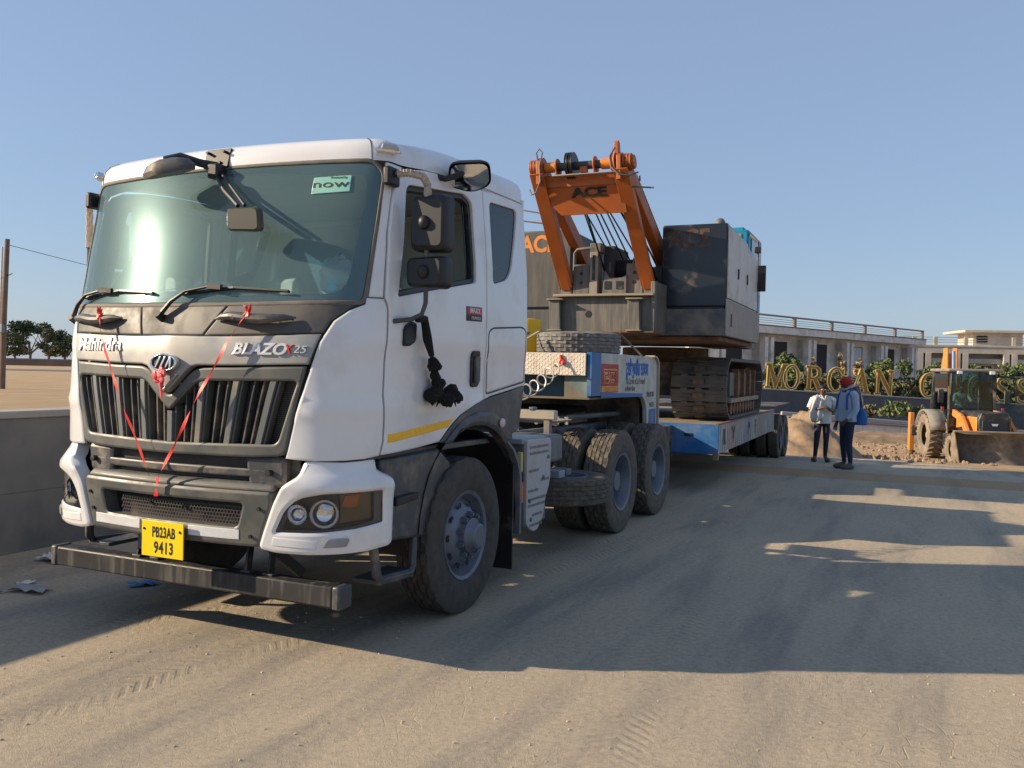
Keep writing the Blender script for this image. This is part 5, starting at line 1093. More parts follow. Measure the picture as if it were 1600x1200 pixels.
# --- person in the white shirt, facing the camera, hands together
PA = empty('person', (2.11, 14.15, gz(14.15) + .006), R(20), 'person in white shirt and dark narrow trousers, white towel on shoulder, hands clasped at chest', 'person'); PA.scale = (.95, .95, .94)
shirtA = M('shirt_white', (.62, .64, .60), .85, var=.06, scale=9); trA = M('trousers_navy', (.022, .024, .04), .85, var=.2); shoe = M('shoe_brown', (.10, .08, .065), .8)
arms = {'r': ((-.175, 0, 1.385), (-.27, -.03, 1.14), (-.10, -.22, 1.17), (-.03, -.25, 1.205)), 'l': ((.175, 0, 1.385), (.29, -.02, 1.13), (.12, -.21, 1.14), (.04, -.25, 1.19))}
legs = {'r': ((-.085, 0, .87), (-.115, -.03, .49), (-.13, .03, .10), (-.20, -.11, .04)), 'l': ((.085, 0, .87), (.085, -.02, .49), (.09, .05, .10), (.13, -.11, .04))}
J, E = skeleton(arms, legs, head=(-.005, -.03, 0)); J['crown'] = ((-.005, -.015, 1.625), (.07, .08))
reg = {'neck': 2, 'skull': 2, 'crown': 2, 'lel': 0, 'rel': 0, 'lwr': 2, 'rwr': 2, 'lpm': 2, 'rpm': 2, 'lhp': 1, 'rhp': 1, 'lkn': 1, 'rkn': 1, 'lan': 1, 'ran': 1, 'lto': 3, 'rto': 3}
for s in 'lr':
    for i in range(4): reg[s + 'f%da' % i] = 2; reg[s + 'f%db' % i] = 2
    reg[s + 'th'] = 2
skin_body('body', J, E, [shirtA, trA, skinm, shoe], reg, PA)
sh = MB(); V_ = []; N_ = 20
for z, rx, ry in ((1.40, .15, .10), (1.30, .195, .135), (1.15, .185, .135), (1.0, .185, .135), (.86, .195, .145), (.845, .19, .14)):
    V_ += [(rx * math.cos(2 * PI * k / N_) * (1 + .03 * math.sin(5 * k)), ry * math.sin(2 * PI * k / N_), z) for k in range(N_)]
sh.add(V_, [(k * N_ + i, k * N_ + (i + 1) % N_, (k + 1) * N_ + (i + 1) % N_, (k + 1) * N_ + i) for k in range(5) for i in range(N_)]); so = sh.build('shirt', shirtA, PA, sharp=80)
for sg in (-1, 1): MB().tube([(sg * .14, 0, 1.385), (sg * .2, -.005, 1.36), (sg * .28, -.025, 1.17)], [.07, .078, .07], 12).build('sleeve', shirtA, PA)
MB().tube([(-.05, -.06, 1.46), (-.03, -.10, 1.41), (0, -.12, 1.36), (.03, -.10, 1.41), (.05, -.06, 1.46)], .014, 6).build('collar', shirtA, so)
twl = MB(); V_ = []
for i, (x, y, z, w) in enumerate(((-.10, .10, 1.36, .10), (-.12, .02, 1.46, .10), (-.13, -.10, 1.40, .11), (-.17, -.17, 1.25, .13), (-.19, -.19, 1.08, .16), (-.17, -.18, .95, .18), (-.15, -.17, .88, .16))):
    for k in range(7): t = k / 6 - .5; V_.append((x + w * t * 1.6, y - .03 * math.cos(t * 9 + i), z + .03 * math.sin(t * 7 + i)))
twl.add(V_, [(i * 7 + k, i * 7 + k + 1, (i + 1) * 7 + k + 1, (i + 1) * 7 + k) for i in range(6) for k in range(6)]); t_ = twl.build('towel', M('towel_white', (.58, .54, .55), .95, var=.1, scale=20), PA, sharp=80); t_.modifiers.new('t', 'SOLIDIFY').thickness = .012
face(PA, (-.005, -.03, 1.565), (-.1, -1, 0)); hr = MB(); hr.ball((-.005, .0, 1.615), (.088, .095, .075), 16, 9, jit=.05); hr.build('hair', hairm, PA)
for sg, (x, y) in ((-1, (-.17, -.05)), (1, (.115, -.05))): MB().ball((x, y, .045), (.055, .15, .055), 12, 7).build('shoe', shoe, PA)
# --- person with red cap and blue bag, seen from behind, turned to the left
PB = empty('person', (2.72, 12.43, gz(12.43) + .006), R(-52), 'person in red cap and light blue shirt with blue bag, seen from the side', 'person')
shirtB = M('shirt_blue', (.36, .46, .60), .85, var=.06, scale=9); trB = M('jeans_dark', (.018, .028, .06), .85, var=.2)
arms = {'r': ((-.185, 0, 1.40), (-.235, .02, 1.12), (-.23, -.06, .87), (-.225, -.09, .78)), 'l': ((.185, 0, 1.40), (.25, .0, 1.12), (.20, -.13, .93), (.18, -.19, .87))}
legs = {'r': ((-.09, 0, .87), (-.10, -.01, .49), (-.10, .03, .10), (-.13, -.12, .04)), 'l': ((.09, 0, .87), (.10, -.02, .49), (.11, .02, .10), (.15, -.12, .04))}
J, E = skeleton(arms, legs, lean=-.01, head=(0, -.05, 0), wide=1.08); reg = dict(reg, lwr=0, rwr=0)
skin_body('body', J, E, [shirtB, trB, M('skin_dark', (.07, .04, .028), .5), shoe], reg, PB)
sh = MB(); V_ = []
for z, rx, ry in ((1.42, .16, .10), (1.30, .205, .14), (1.15, .195, .14), (1.0, .195, .14), (.88, .2, .15)):
    V_ += [(rx * math.cos(2 * PI * k / N_) * (1 + .03 * math.sin(5 * k)), ry * math.sin(2 * PI * k / N_), z) for k in range(N_)]
sh.add(V_, [(k * N_ + i, k * N_ + (i + 1) % N_, (k + 1) * N_ + (i + 1) % N_, (k + 1) * N_ + i) for k in range(4) for i in range(N_)]); sh.build('shirt', shirtB, PB, sharp=80)
for sg in (-1, 1): MB().tube([(sg * .15, 0, 1.40), (sg * .205, .005, 1.36), (sg * .25, .01, 1.12), (sg * .225, -.06, .93)], [.07, .076, .062, .048], 12).build('sleeve', shirtB, PB)
bagm = M('bag_blue', (.01, .11, .36), .6, var=.12)
bag = MB(); V_ = []
for z, y0, d in ((1.15, .10, .09), (1.05, .12, .17), (.93, .12, .20), (.82, .12, .18)):
    V_ += [(.20 * math.cos(a) + .02, y0 + d * .5 + d * .7 * math.sin(a), z) for a in (2 * PI * k / 16 for k in range(16))]
bag.add(V_, [(k * 16 + i, k * 16 + (i + 1) % 16, (k + 1) * 16 + (i + 1) % 16, (k + 1) * 16 + i) for k in range(3) for i in range(16)] + [tuple(range(16)), tuple(range(48, 64))])
bo = bag.build('shoulder_bag', bagm, None, .02); bo.location = PB.location; bo.rotation_euler = PB.rotation_euler; tag(bo, 'bright blue bag on the back of the person with red cap', 'bag')
stb = MB(); stb.tube([(-.13, .16, 1.12), (-.15, .10, 1.36), (-.13, 0, 1.475), (-.14, -.11, 1.36), (-.17, -.13, 1.1)], .02, 6); stb.tube([(.13, .16, 1.12), (.15, .10, 1.36), (.13, 0, 1.475), (.14, -.11, 1.36), (.17, -.13, 1.1)], .02, 6); s_ = stb.build('bag_strap', bagm, bo)
sc = MB(); V_ = []
for i, (x, y, z, w) in enumerate(((-.02, -.12, 1.47, .10), (.04, -.02, 1.53, .12), (.06, .08, 1.55, .13), (.07, .14, 1.44, .15), (.08, .19, 1.28, .17), (.09, .23, 1.12, .15), (.10, .25, 1.02, .12))):
    for k in range(7): t = k / 6 - .5; V_.append((x + w * t * 1.4, y + .03 * math.cos(t * 9 + i), z + .03 * math.sin(t * 8 + i * 1.7)))
sc.add(V_, [(i * 7 + k, i * 7 + k + 1, (i + 1) * 7 + k + 1, (i + 1) * 7 + k) for i in range(6) for k in range(6)]); sco = sc.build('scarf', M('scarf_pinkish', (.50, .42, .43), .95, var=.25, scale=14), PB, sharp=80); sco.modifiers.new('t', 'SOLIDIFY').thickness = .012
face(PB, (0, -.06, 1.575), (0, -1, 0))
cap = MB(); cap.ball((0, -.045, 1.615), (.10, .115, .095), 18, 10); cap.prism([(-.075, -.12), (.075, -.12), (.07, -.2), (0, -.235), (-.07, -.2)], 'z', 1.62, 1.632); cap.build('cap', M('cap_red', (.42, .02, .02), .8), PB)
for x in (-.11, .125): MB().ball((x, -.055, .045), (.055, .15, .055), 12, 7).build('shoe', shoe, PB)

# ================================================================ backhoe loader
fwh = Vector((-math.sin(YAW), math.cos(YAW), 0)); CAMG = Vector((4.06, -5.23, 0))
def bgp(px, depth, z=0): return CAMG + fwh * depth + rt0 * ((px - 800) / F_PX * depth) + Vector((0, 0, z))
JZ = -.75
jl = bgp(1506, 27.2, 0); jl.z = gz(jl.y)
JB = empty('backhoe_loader', jl, YAW + R(-8), 'orange and black backhoe loader with lowered front bucket, facing the road', 'loader')
jor = M('loader_orange', (.60, .22, .035), .45, var=.1, dust=.25, dscale=4); jblk = M('loader_black', (.025, .027, .03), .4, var=.1, dust=.25); jgrey = M('loader_grey', (.17, .17, .165), .6, var=.15, dust=.5)
jmud_shade = M('bucket_mud_shade', (.13, .105, .08), .85, var=.25, scale=5, dust=.5); jgl = GLASS('loader_glass', (.55, .70, .74), 1.2); jtyre = M('loader_tyre', (.13, .11, .09), .95, var=.25, scale=10, dust=.6)  # bucket mud colour is lowered to carry the shadow inside the bucket
def jb(name, a, b, m, p=None, bevel=.02): return bx(name, a, b, m, p or JB, bevel)
def lug_tyre(r, w, rim, n=22):
    b = MB(); h = w / 2; prof = [(rim, -h * .7), (rim + .05, -h), ((r + rim) / 2 + .05, -h), (r - .06, -h * .92), (r - .045, -h * .5), (r - .035, 0), (r - .045, h * .5), (r - .06, h * .92), ((r + rim) / 2 + .05, h), (rim + .05, h), (rim, h * .7)]
    b.lathe(prof, 44, 'x')
    for k in range(n):
        for sg in (-1, 1):
            t = 2 * PI * (k + (.5 if sg > 0 else 0)) / n; t2 = t + .16
            P_ = [(sg * .01, t2), (sg * .01, t2 + .07), (sg * h * .97, t + .09), (sg * h * .97, t)]
            V_ = [(x, rr * math.cos(a), rr * math.sin(a)) for rr in (r - .07, r) for x, a in P_]
            b.add(V_, [(0, 1, 2, 3), (4, 5, 6, 7), (0, 1, 5, 4), (1, 2, 6, 5), (2, 3, 7, 6), (3, 0, 4, 7)])
    return b.mesh('lug_tyre')
lt1, lt2 = lug_tyre(.69, .44, .33), lug_tyre(.43, .32, .22)
for x, y, me_, r, w, rm in ((-.93, 0, lt1, .69, .44, .33), (.93, 0, lt1, .69, .44, .33), (-.86, -2.0, lt2, .43, .32, .22), (.86, -2.0, lt2, .43, .32, .22)):
    rmb = MB(); rmb.lathe([(rm + .02, -w * .36), (rm, -w * .3), (rm - .04, 0), (.12, .05), (.1, .1), (0, .1)], 24, 'x'); wo = rmb.build('wheel', M('rim_tan', (.4, .32, .2), .6, dust=.4), JB); wo.location = (x, y, r); wo.rotation_euler = (0, 0, PI if x < 0 else 0)
    if not me_.materials: me_.materials.append(jtyre)
    t_ = bpy.data.objects.new('tyre', me_); link(t_, wo)
jb('chassis', (-.45, -2.5, .5), (.45, 1.0, .85), jblk)
hd = MB(); hd.prism([(-.40, .8), (.40, .8), (.42, 1.30), (.34, 1.50), (-.34, 1.50), (-.42, 1.30)], 'y', -2.45, -.75); hdo = hd.build('hood', jblk, JB, .04)
for sg in (-1, 1): jb('hood_side', (sg * .42, -2.4, .8), (sg * .46, -.8, 1.36), jor, hdo)
jb('grille', (-.33, -2.475, .82), (.33, -2.45, 1.28), M('grille_dark', (.02, .025, .035), .4), hdo, .03); MB().prism([(-.09, 1.19), (.09, 1.19), (.06, 1.13), (-.06, 1.13)], 'y', -2.485, -2.476).build('maker_badge', M('badge_white', (.6, .62, .65), .4), hdo)
# cab
zc0, zc1 = .95, 2.62
P = {'fl': (-.62, -.72), 'fr': (.62, -.72), 'rl': (-.70, .62), 'rr': (.70, .62)}
for k, (x, y) in P.items(): MB().bar((x * 1.06, y * 1.04, zc0), (x * .94, y, zc1), .08, .08).build('cab_pillar', jblk, JB, .01)
MB().bar((.18, -.74, 1.0), (.17, -.70, zc1), .05, .05).build('cab_pillar', jblk, JB, .01)
jb('cab_roof', (-.76, -.95, zc1), (.76, .78, zc1 + .10), jgrey, None, .04); jb('cab_floor', (-.7, -.7, .85), (.7, .62, .98), jblk)
jb('cab_rail', (-.66, -.755, 1.36), (.66, -.735, 1.385), M('rail_grey', (.4, .4, .4), .4), None, .004)
for nm, a, b in (('windscreen', (-.60, -.735, 1.0), (.16, -.725, zc1)), ('windscreen', (.2, -.735, 1.0), (.60, -.725, zc1)), ('side_window', (-.685, -.68, 1.2), (-.675, .6, zc1 - .05)), ('side_window', (.675, -.68, 1.2), (.685, .6, zc1 - .05)), ('rear_window', (-.64, .615, 1.3), (.64, .625, zc1))): jb(nm, a, b, jgl, None, 0)
for x in (-.45, .45): jb('work_lamp', (x - .07, -1.0, zc1 - .06), (x + .07, -.93, zc1 + .03), M('lamp_white', (.75, .75, .72), .3), None, .01)
jb('seat', (-.22, .05, 1.0), (.22, .5, 1.4), jblk, None, .05); jb('seat_back', (-.22, .42, 1.4), (.22, .52, 1.95), jblk, None, .05)
sw = MB(); c0 = Vector((0.02, -.36, 1.62)); sw.tube([c0 + Vector((.19 * math.cos(t), .08 * math.sin(t) * .8, .17 * math.sin(t) * .5)) for t in (2 * PI * k / 20 for k in range(21))], .016, 6, caps=False); sw.cyl(c0, c0 + Vector((0, -.15, -.5)), .04, 8); sw.build('steering_wheel', jblk, JB)
for sg in (-1, 1):
    f_ = MB(); V_ = []
    for i in range(11):
        a = R(15 + 150 * i / 10)
        for x in (.68, 1.16): V_.append((sg * x, .0 + .80 * math.cos(a), .69 + .80 * math.sin(a) * .98))
    f_.add(V_, [(2 * i, 2 * i + 1, 2 * i + 3, 2 * i + 2) for i in range(10)]); fo_ = f_.build('fender', jgrey, JB); fo_.modifiers.new('t', 'SOLIDIFY').thickness = .05
    MB().prism([(-.8, .75), (.5, .75), (.5, 1.38), (-.3, 1.42), (-.75, 1.05)], 'x', sg * .66, sg * .72).build('fender_side', jgrey, JB, .02)
    jb('side_light', (sg * .80, -.78, 1.46), (sg * .88, -.72, 1.58), M('light_red', (.3, .05, .03), .3), None, .01); jb('mirror', (sg * .84, -.86, 1.7), (sg * 1.0, -.82, 2.1), jblk, None, .02)
    # loader arm
    arm = MB()
    for a, b in (((sg * .56, -.9, 1.42), (sg * .60, -1.7, 1.30)), ((sg * .60, -1.7, 1.30), (sg * .64, -2.58, .62))): arm.bar(a, b, .10, .2)
    arm.build('loader_arm', jor, JB, .015); MB().cyl((sg * .5, -1.0, .95), (sg * .52, -1.9, 1.05), .05, 10).build('lift_cylinder', chrome, JB)
    st_ = MB(); st_.box((sg * 1.10, 1.0, .12), (sg * 1.24, 1.2, 1.32)); st_.build('stabiliser', jor, JB, .015); MB().cyl((sg * 1.17, 1.1, .12), (sg * 1.17, 1.1, .02), .14, 12).build('stabiliser_foot', jblk, JB)
    jb('step_box', (sg * .5, -1.4, .45), (sg * .8, -.7, .8), jblk)
jb('rear_frame', (-1.2, .95, .6), (1.2, 1.15, .95), jblk)
dor = MB(); dor.tube([(.74, -.70, 2.5), (1.5, -1.05, 2.5), (1.55, -1.07, 2.3), (1.55, -1.07, 1.35), (1.35, -.98, 1.0), (.95, -.8, .98), (.78, -.72, 1.3)], .03, 6); doo = dor.build('cab_door', jblk, JB)
MB().add([(.76, -.71, 2.48), (1.52, -1.06, 2.48), (1.54, -1.07, 1.36), (1.34, -.98, 1.03), (.95, -.8, 1.0), (.78, -.72, 1.3)], [(0, 1, 2, 3, 4, 5)]).build('door_glass', jgl, doo, smooth=False)
# bucket open towards the front
bk = MB(); prof = [(-2.85, .98), (-2.72, .90), (-2.68, .55), (-2.74, .25), (-2.95, .10), (-3.35, .03)]
V_ = [(x, y, z) for x in (-1.18, 1.18) for y, z in prof]; n_ = len(prof)
bk.add(V_, [(i, i + 1, n_ + i + 1, n_ + i) for i in range(n_ - 1)]); bko = bk.build('bucket', jmud_shade, JB); md = bko.modifiers.new('t', 'SOLIDIFY'); md.thickness = .03
for x in (-1.19, 1.16): MB().prism([(-2.85, .98), (-2.66, .92), (-2.62, .55), (-2.68, .22), (-2.92, .04), (-3.35, .0), (-3.2, .3), (-3.0, .7)], 'x', x, x + .03).build('bucket_cheek', jmud_shade, bko, .004)
jb('bucket_lip', (-1.2, -2.9, .955), (1.2, -2.78, 1.0), M('lip_worn', (.3, .26, .2), .5, metal=.3), bko, .01)
for k in range(8): MB().prism([(-3.35, .0), (-3.35, .05), (-3.5, .015)], 'x', -1.1 + k * .305, -1.02 + k * .305).build('bucket_tooth', jmud_shade, bko)
# backhoe arm folded up behind the cab
MB().bar((.10, 1.5, 1.0), (.16, 1.9, 3.2), .16, .34, (0, 1, 0)).build('backhoe_boom', jor, JB, .02); 
for x in (.0, .28): MB().prism([(1.5, 2.2), (2.05, 2.2), (1.95, 3.4), (1.6, 3.4)], 'x', x, x + .05).build('boom_side_plate', jor, JB, .01)
MB().cyl((.17, 1.42, 2.3), (.17, 1.5, 3.3), .055, 12).build('boom_cylinder', M('cyl_blue', (.25, .35, .6), .3, metal=.5), JB); jb('slew_post', (-.1, 1.1, .6), (.4, 1.6, 1.1), jor)
MB().bar((.14, 1.95, 3.2), (.14, 2.6, 1.6), .2, .28, (0, 1, 0)).build('dipper', jor, JB, .02)
# driver inside
PD = empty('person', JB.matrix_basis @ Vector((0, 0, 0)), 0, 'seated driver in pale shirt at the wheel of the backhoe loader', 'person'); PD.rotation_euler = JB.rotation_euler; PD.location = Vector(jl)
J = {'pelvis': ((0, .28, 1.5), (.15, .12)), 'chest': ((0, .25, 1.82), (.16, .115)), 'upper': ((0, .23, 1.95), (.13, .08)), 'neck': ((0, .21, 2.03), .055), 'skull': ((0, .18, 2.13), (.078, .09)), 'crown': ((0, .19, 2.20), (.07, .08))}
E = [('pelvis', 'chest'), ('chest', 'upper'), ('upper', 'neck'), ('neck', 'skull'), ('skull', 'crown')]
for s, sg in (('l', 1), ('r', -1)):
    for k, p, r in (('sh', (sg * .18, .22, 1.93), .06), ('el', (sg * .26, .02, 1.72), .045), ('wr', (sg * .18, -.22, 1.68), .032), ('pm', (sg * .16, -.31, 1.68), (.035, .022)), ('hp', (sg * .1, .2, 1.46), .095), ('kn', (sg * .16, -.2, 1.48), .065), ('an', (sg * .16, -.32, 1.08), .045), ('to', (sg * .17, -.46, 1.02), (.042, .03))): J[s + k] = (p, r)
    E += [('upper', s + 'sh'), (s + 'sh', s + 'el'), (s + 'el', s + 'wr'), (s + 'wr', s + 'pm'), ('pelvis', s + 'hp'), (s + 'hp', s + 'kn'), (s + 'kn', s + 'an'), (s + 'an', s + 'to')]
    for i in range(4): J[s + 'f%d' % i] = ((sg * .16 + .02 * (i - 1.5), -.36, 1.665), .009); E.append((s + 'pm', s + 'f%d' % i)); reg[s + 'f%d' % i] = 2
skin_body('body', J, E, [M('shirt_khaki', (.45, .42, .34), .85), trA, skinm, shoe], dict(reg, lwr=2, rwr=2), PD)
face(PD, (0, .18, 2.13), (0, -1, 0)); MB().ball((0, .21, 2.18), (.088, .09, .075), 14, 8).build('hair', hairm, PD)
# ================================================================ far street: sign, planter, shrubs, buildings
def bgempty(name, px, depth, z, rz=0, label=None, cat=None, group=None):
    return empty(name, bgp(px, depth, z), YAW + rz, label, cat, group)
navy = M('granite_navy', (.045, .06, .085), .25, var=.15, scale=3); conc = M('concrete_grey', (.66, .64, .61), .85, var=.12, scale=1.2, dust=.3, dscale=1.5); concb = M('concrete_beige', (.52, .47, .40), .85, var=.1, scale=1.2, dust=.3, dscale=1.5)
concd = M('concrete_dark', (.24, .23, .22), .85); opening = M('dark_opening', (.012, .012, .014), .7); gold = M('letter_gold', (.34, .20, .04), .4, metal=.35, var=.15, scale=6); goldrim = M('letter_rim', (.62, .46, .19), .4, metal=.2, var=.1)
wallw = M('planter_white', (.58, .56, .54), .7, var=.05, scale=2, dust=.25)
SD = 42.0
SGN = bgempty('sign_wall', 1200, SD, -.75, 0, 'long dark navy granite wall carrying the golden letters', 'wall'); SGN.rotation_euler = (0, R(2.2), YAW)
m2p = SD / F_PX
bx('wall_body', (-6, -.1, 0), (20, .5, 1.70), navy, SGN, .02); bx('wall_coping', (-6, -.16, 1.70), (20, .55, 1.76), M('coping_grey', (.22, .23, .25), .5), SGN, .01); bx('ledge', (-6, -1.2, .55), (20, -.1, .62), M('ledge_pale', (.4, .38, .36), .7), SGN, .01)
# letters
def arc(cx, cy, rx, ry, a0, a1, n=20): return [(cx + rx * math.cos(R(a0 + (a1 - a0) * k / n)), cy + ry * math.sin(R(a0 + (a1 - a0) * k / n))) for k in range(n + 1)]
def ribbon2(path, w):
    L_, R_ = [], []
    for i, p in enumerate(path):
        a = Vector(path[max(0, i - 1)]); b = Vector(path[min(len(path) - 1, i + 1)]); d = (b - a).normalized(); n = Vector((-d.y, d.x)); ww = w[i] if isinstance(w, list) else w
        L_.append(tuple(Vector(p) + n * ww / 2)); R_.append(tuple(Vector(p) - n * ww / 2))
    return L_ + R_[::-1]
GL = {
 'M': [[(0, 0), (.3, 0), (.3, .07), (.2, .1), (.2, .72), (.48, 0), (.56, 0), (.84, .74), (.84, .1), (.74, .07), (.74, 0), (1.1, 0), (1.1, .07), (1.02, .1), (1.02, .9), (1.1, .93), (1.1, 1), (.84, 1), (.56, .3), (.28, 1), (0, 1), (0, .93), (.09, .9), (.09, .1), (0, .07)]],
 'O': [arc(.42, .5, .42, .5, 0, 360, 32)[:-1], arc(.42, .5, .27, .42, 0, 360, 32)[:-1]],
 'R': [[(0, 0), (.36, 0), (.36, .07), (.27, .1), (.27, .46), (.36, .46), (.62, .02), (.9, 0), (.9, .07), (.82, .1), (.58, .49), (.72, .58), (.77, .73), (.72, .9), (.56, .99), (0, 1), (0, .93), (.09, .9), (.09, .1), (0, .07)], [(.27, .55), (.47, .56), (.57, .65), (.57, .82), (.47, .91), (.27, .91)]],
 'G': [arc(.45, .5, .45, .5, 52, 315, 26) + [(.84, .12), (.84, .40), (.92, .43), (.92, .5), (.52, .5), (.52, .43), (.66, .4), (.66, .16)] + arc(.45, .5, .29, .42, 312, 50, 24) + [(.76, .66), (.83, .66), (.83, .98), (.77, .98)]],
 'A': [[(0, 0), (.30, 0), (.30, .07), (.2, .1), (.26, .3), (.58, .3), (.66, .1), (.56, .07), (.56, 0), (.98, 0), (.98, .07), (.89, .1), (.56, 1), (.42, 1), (.09, .1), (0, .07)], [(.29, .39), (.42, .76), (.55, .39)]],
 'N': [[(0, 0), (.32, 0), (.32, .07), (.2, .1), (.2, .74), (.74, 0), (.86, 0), (.86, .9), (.95, .93), (.95, 1), (.64, 1), (.64, .93), (.75, .9), (.75, .30), (.24, 1), (0, 1), (0, .93), (.09, .88), (.09, .1), (0, .07)]],
 'C': [arc(.45, .5, .45, .5, 48, 314, 28) + arc(.45, .5, .29, .42, 308, 54, 26) + [(.76, .66), (.83, .66), (.82, .95)]],
 'S': [ribbon2([(.66, .72), (.66, .82), (.52, .93), (.34, .95), (.16, .88), (.12, .74), (.22, .61), (.42, .51), (.60, .40), (.66, .25), (.56, .1), (.36, .04), (.16, .1), (.08, .26)], [.05, .1, .1, .1, .13, .17, .18, .18, .18, .17, .13, .1, .1, .05])],
}
H_ = 1.18
word = [('M', 1194), ('O', 1222), ('R', 1257), ('G', 1291), ('A', 1329), ('N', 1366), ('C', 1437), ('R', 1476), ('O', 1512), ('S', 1555), ('S', 1588)]
for ch, px in word:
    x0 = (px - 1200) * m2p; loops = [[(x0 + a * .93, 1.77 + b * H_) for a, b in L] for L in GL[ch]]
    lo_ = panel('sign_letter', loops, gold, SGN, lambda u, w, o: (u, .2 - o, w), off=0, th=.12, edge=.004, grid=.5, back=True, dn=.4)
    rm = MB()
    for L in loops: rm.tube([(x, .13, z) for x, z in L + [L[0]]], .026, 5, caps=False)
    rm.build('letter_rim', goldrim, lo_)
# planter in front of the sign
PLD = 35.5
PW = bgempty('planter_wall', 1290, PLD, -.75, 0, 'low white planter wall with dark coping in front of the sign', 'wall'); PW.rotation_euler = (0, R(3.2), YAW); k_ = PLD / F_PX
for i in range(9): bx('wall_panel', (-1.5 + i * 1.5, 0, 0), (-1.5 + (i + 1) * 1.5 - .012, .2, .62), wallw, PW, .004)
bx('wall_coping', (-1.5, -.08, .62), (12, .28, .70), M('coping_dark', (.16, .16, .17), .5), PW, .01); bx('wall_base', (-1.5, -.06, 0), (12, .0, .10), M('base_dark', (.10, .10, .11), .6), PW, .005); bx('inner_kerb', (-1.5, .8, .7), (12, 1.0, .85), M('kerb_pale', (.35, .34, .33), .7), PW, .01)
# leaf clouds
def leafcloud(blobs, n, size, rnd_=random):
    b = MB()
    tot = sum(r[0] * r[1] * r[2] for _, r in blobs)
    for c, r in blobs:
        k = max(6, int(n * r[0] * r[1] * r[2] / tot))
        for _ in range(k):
            while True:
                p = Vector((rnd_.uniform(-1, 1), rnd_.uniform(-1, 1), rnd_.uniform(-1, 1)))
                if p.length < 1: break
            p = p * (.55 + .45 * rnd_.random()) if p.length > .3 else p.normalized() * rnd_.uniform(.6, 1)
            q = Vector((c[0] + p.x * r[0], c[1] + p.y * r[1], c[2] + p.z * r[2])); s = size * rnd_.uniform(.6, 1.4)
            a = Vector((rnd_.gauss(0, 1), rnd_.gauss(0, 1), rnd_.gauss(0, 1))).normalized(); d = a.orthogonal().normalized(); e = a.cross(d)
            b.add([q - d * s, q + e * s * .5, q + d * s, q - e * s * .5], [(0, 1, 2, 3)])
    return b
def leafmat(name, c): return M(name, c, .7, var=.45, scale=2.5)
gmats = [leafmat('leaf_green', (.09, .12, .05)), leafmat('leaf_bright', (.13, .165, .06)), leafmat('leaf_olive', (.14, .135, .07)), leafmat('leaf_dry', (.32, .24, .13))]
barkm = M('bark', (.12, .09, .07), .9, var=.3)
def shrub(px, py_top, py_bot, wpx, depth, mat, label, group=None, n=420, cols=False, name='shrub', leaf=.11):
    hor = 576 + .0218 * (px - 800); zt = 1.68 - (py_top - hor) * depth / F_PX; zb = 1.68 - (py_bot - hor) * depth / F_PX; w = wpx * depth / F_PX / 2; h = zt - zb
    o = bgempty(name, px, depth, max(zb, -.75), 0, label, 'shrub', group); blobs = []
    z0 = zb - max(zb, -.75)
    for i in range(12):
        t = random.random(); blobs.append(((random.uniform(-.85, .85) * w * (1 - .3 * t), random.uniform(-.4, .4) * w, z0 + h * (.08 + .74 * t)), (w * random.uniform(.35, .6), w * random.uniform(.35, .6), h * random.uniform(.12, .3))))
    leafcloud(blobs, n, leaf).build('crown', mat, o, smooth=False); s = MB()
    for i in range(4): x = random.uniform(-.3, .3) * w; s.tube([(x * .4, 0, 0), (x, .05, z0 + h * .4), (x * 1.6, 0, z0 + h * .75)], [.03, .022, .01], 5)
    s.build('stem', barkm, o); return o
places = ['above the letter M', 'behind the letter O', 'behind the letter R', 'behind the letter G', 'behind the letter A', 'above the letter N', 'right of the letter N', 'behind the letter C', 'behind the loader boom', 'right of the loader boom', 'over the loader cab', 'at the right picture edge']
spec = [(1210, 548, 612, 40, 1), (1243, 552, 612, 36, 1), (1272, 553, 613, 14, 3), (1316, 549, 613, 14, 3), (1340, 556, 614, 22, 3), (1372, 556, 616, 46, 1), (1405, 585, 618, 32, 2), (1432, 562, 620, 50, 0), (1470, 556, 622, 44, 1), (1535, 568, 624, 56, 1), (1580, 566, 628, 60, 1), (1607, 568, 630, 40, 0), (1300, 580, 613, 44, 2), (1255, 590, 612, 60, 0), (1345, 588, 614, 60, 0), (1505, 585, 624, 70, 2), (1570, 590, 628, 60, 0)]
lab = ['bright green shrub above the golden letter M', 'green shrub above the golden letter O', 'dry tan palm behind the golden letter R', 'tall dry tan palm behind the golden letter G', 'dry brownish shrub behind the golden letter A', 'leafy green shrub above the golden letter N', 'sparse olive shrub between the golden letters N and C', 'dark green shrub behind the golden letter C', 'bright green shrub left of the orange backhoe boom', 'green shrub right of the orange backhoe boom', 'wide green shrub above the loader cab roof', 'dark green shrub at the right edge above the last letter', 'low olive shrub between the letters R and G', 'low dark green shrub behind the letters O and R', 'low dark green shrub behind the letters G and A', 'low olive shrub seen through the loader cab', 'low dark green shrub behind the letters S']
for (px, t, b, w, m), l in zip(spec, lab):
    shrub(px, t, b, w, SD + 2.2 + random.uniform(0, 1.5), gmats[m], l, 'shrubs behind the golden letters', 2200 if w > 30 else 420, leaf=.10 if m < 3 else .14)
shrub(1395, 618, 652, 60, 37.2, gmats[1], 'rounded green bush in the planter below the letter N', 'planter bushes', 900, leaf=.085); shrub(1432, 630, 652, 26, 37.2, gmats[0], 'small green bush in the planter beside the orange stabiliser', 'planter bushes', 300, leaf=.08)
shrub(1312, 628, 650, 34, 38.5, gmats[0], 'low green bush in the planter between the two people', 'planter bushes', 300, leaf=.08); shrub(1360, 630, 652, 26, 38.5, gmats[2], 'spiky pale plant in the planter right of the red cap', 'planter bushes', 160, leaf=.12)
for px in (1335, 1352):
    pass
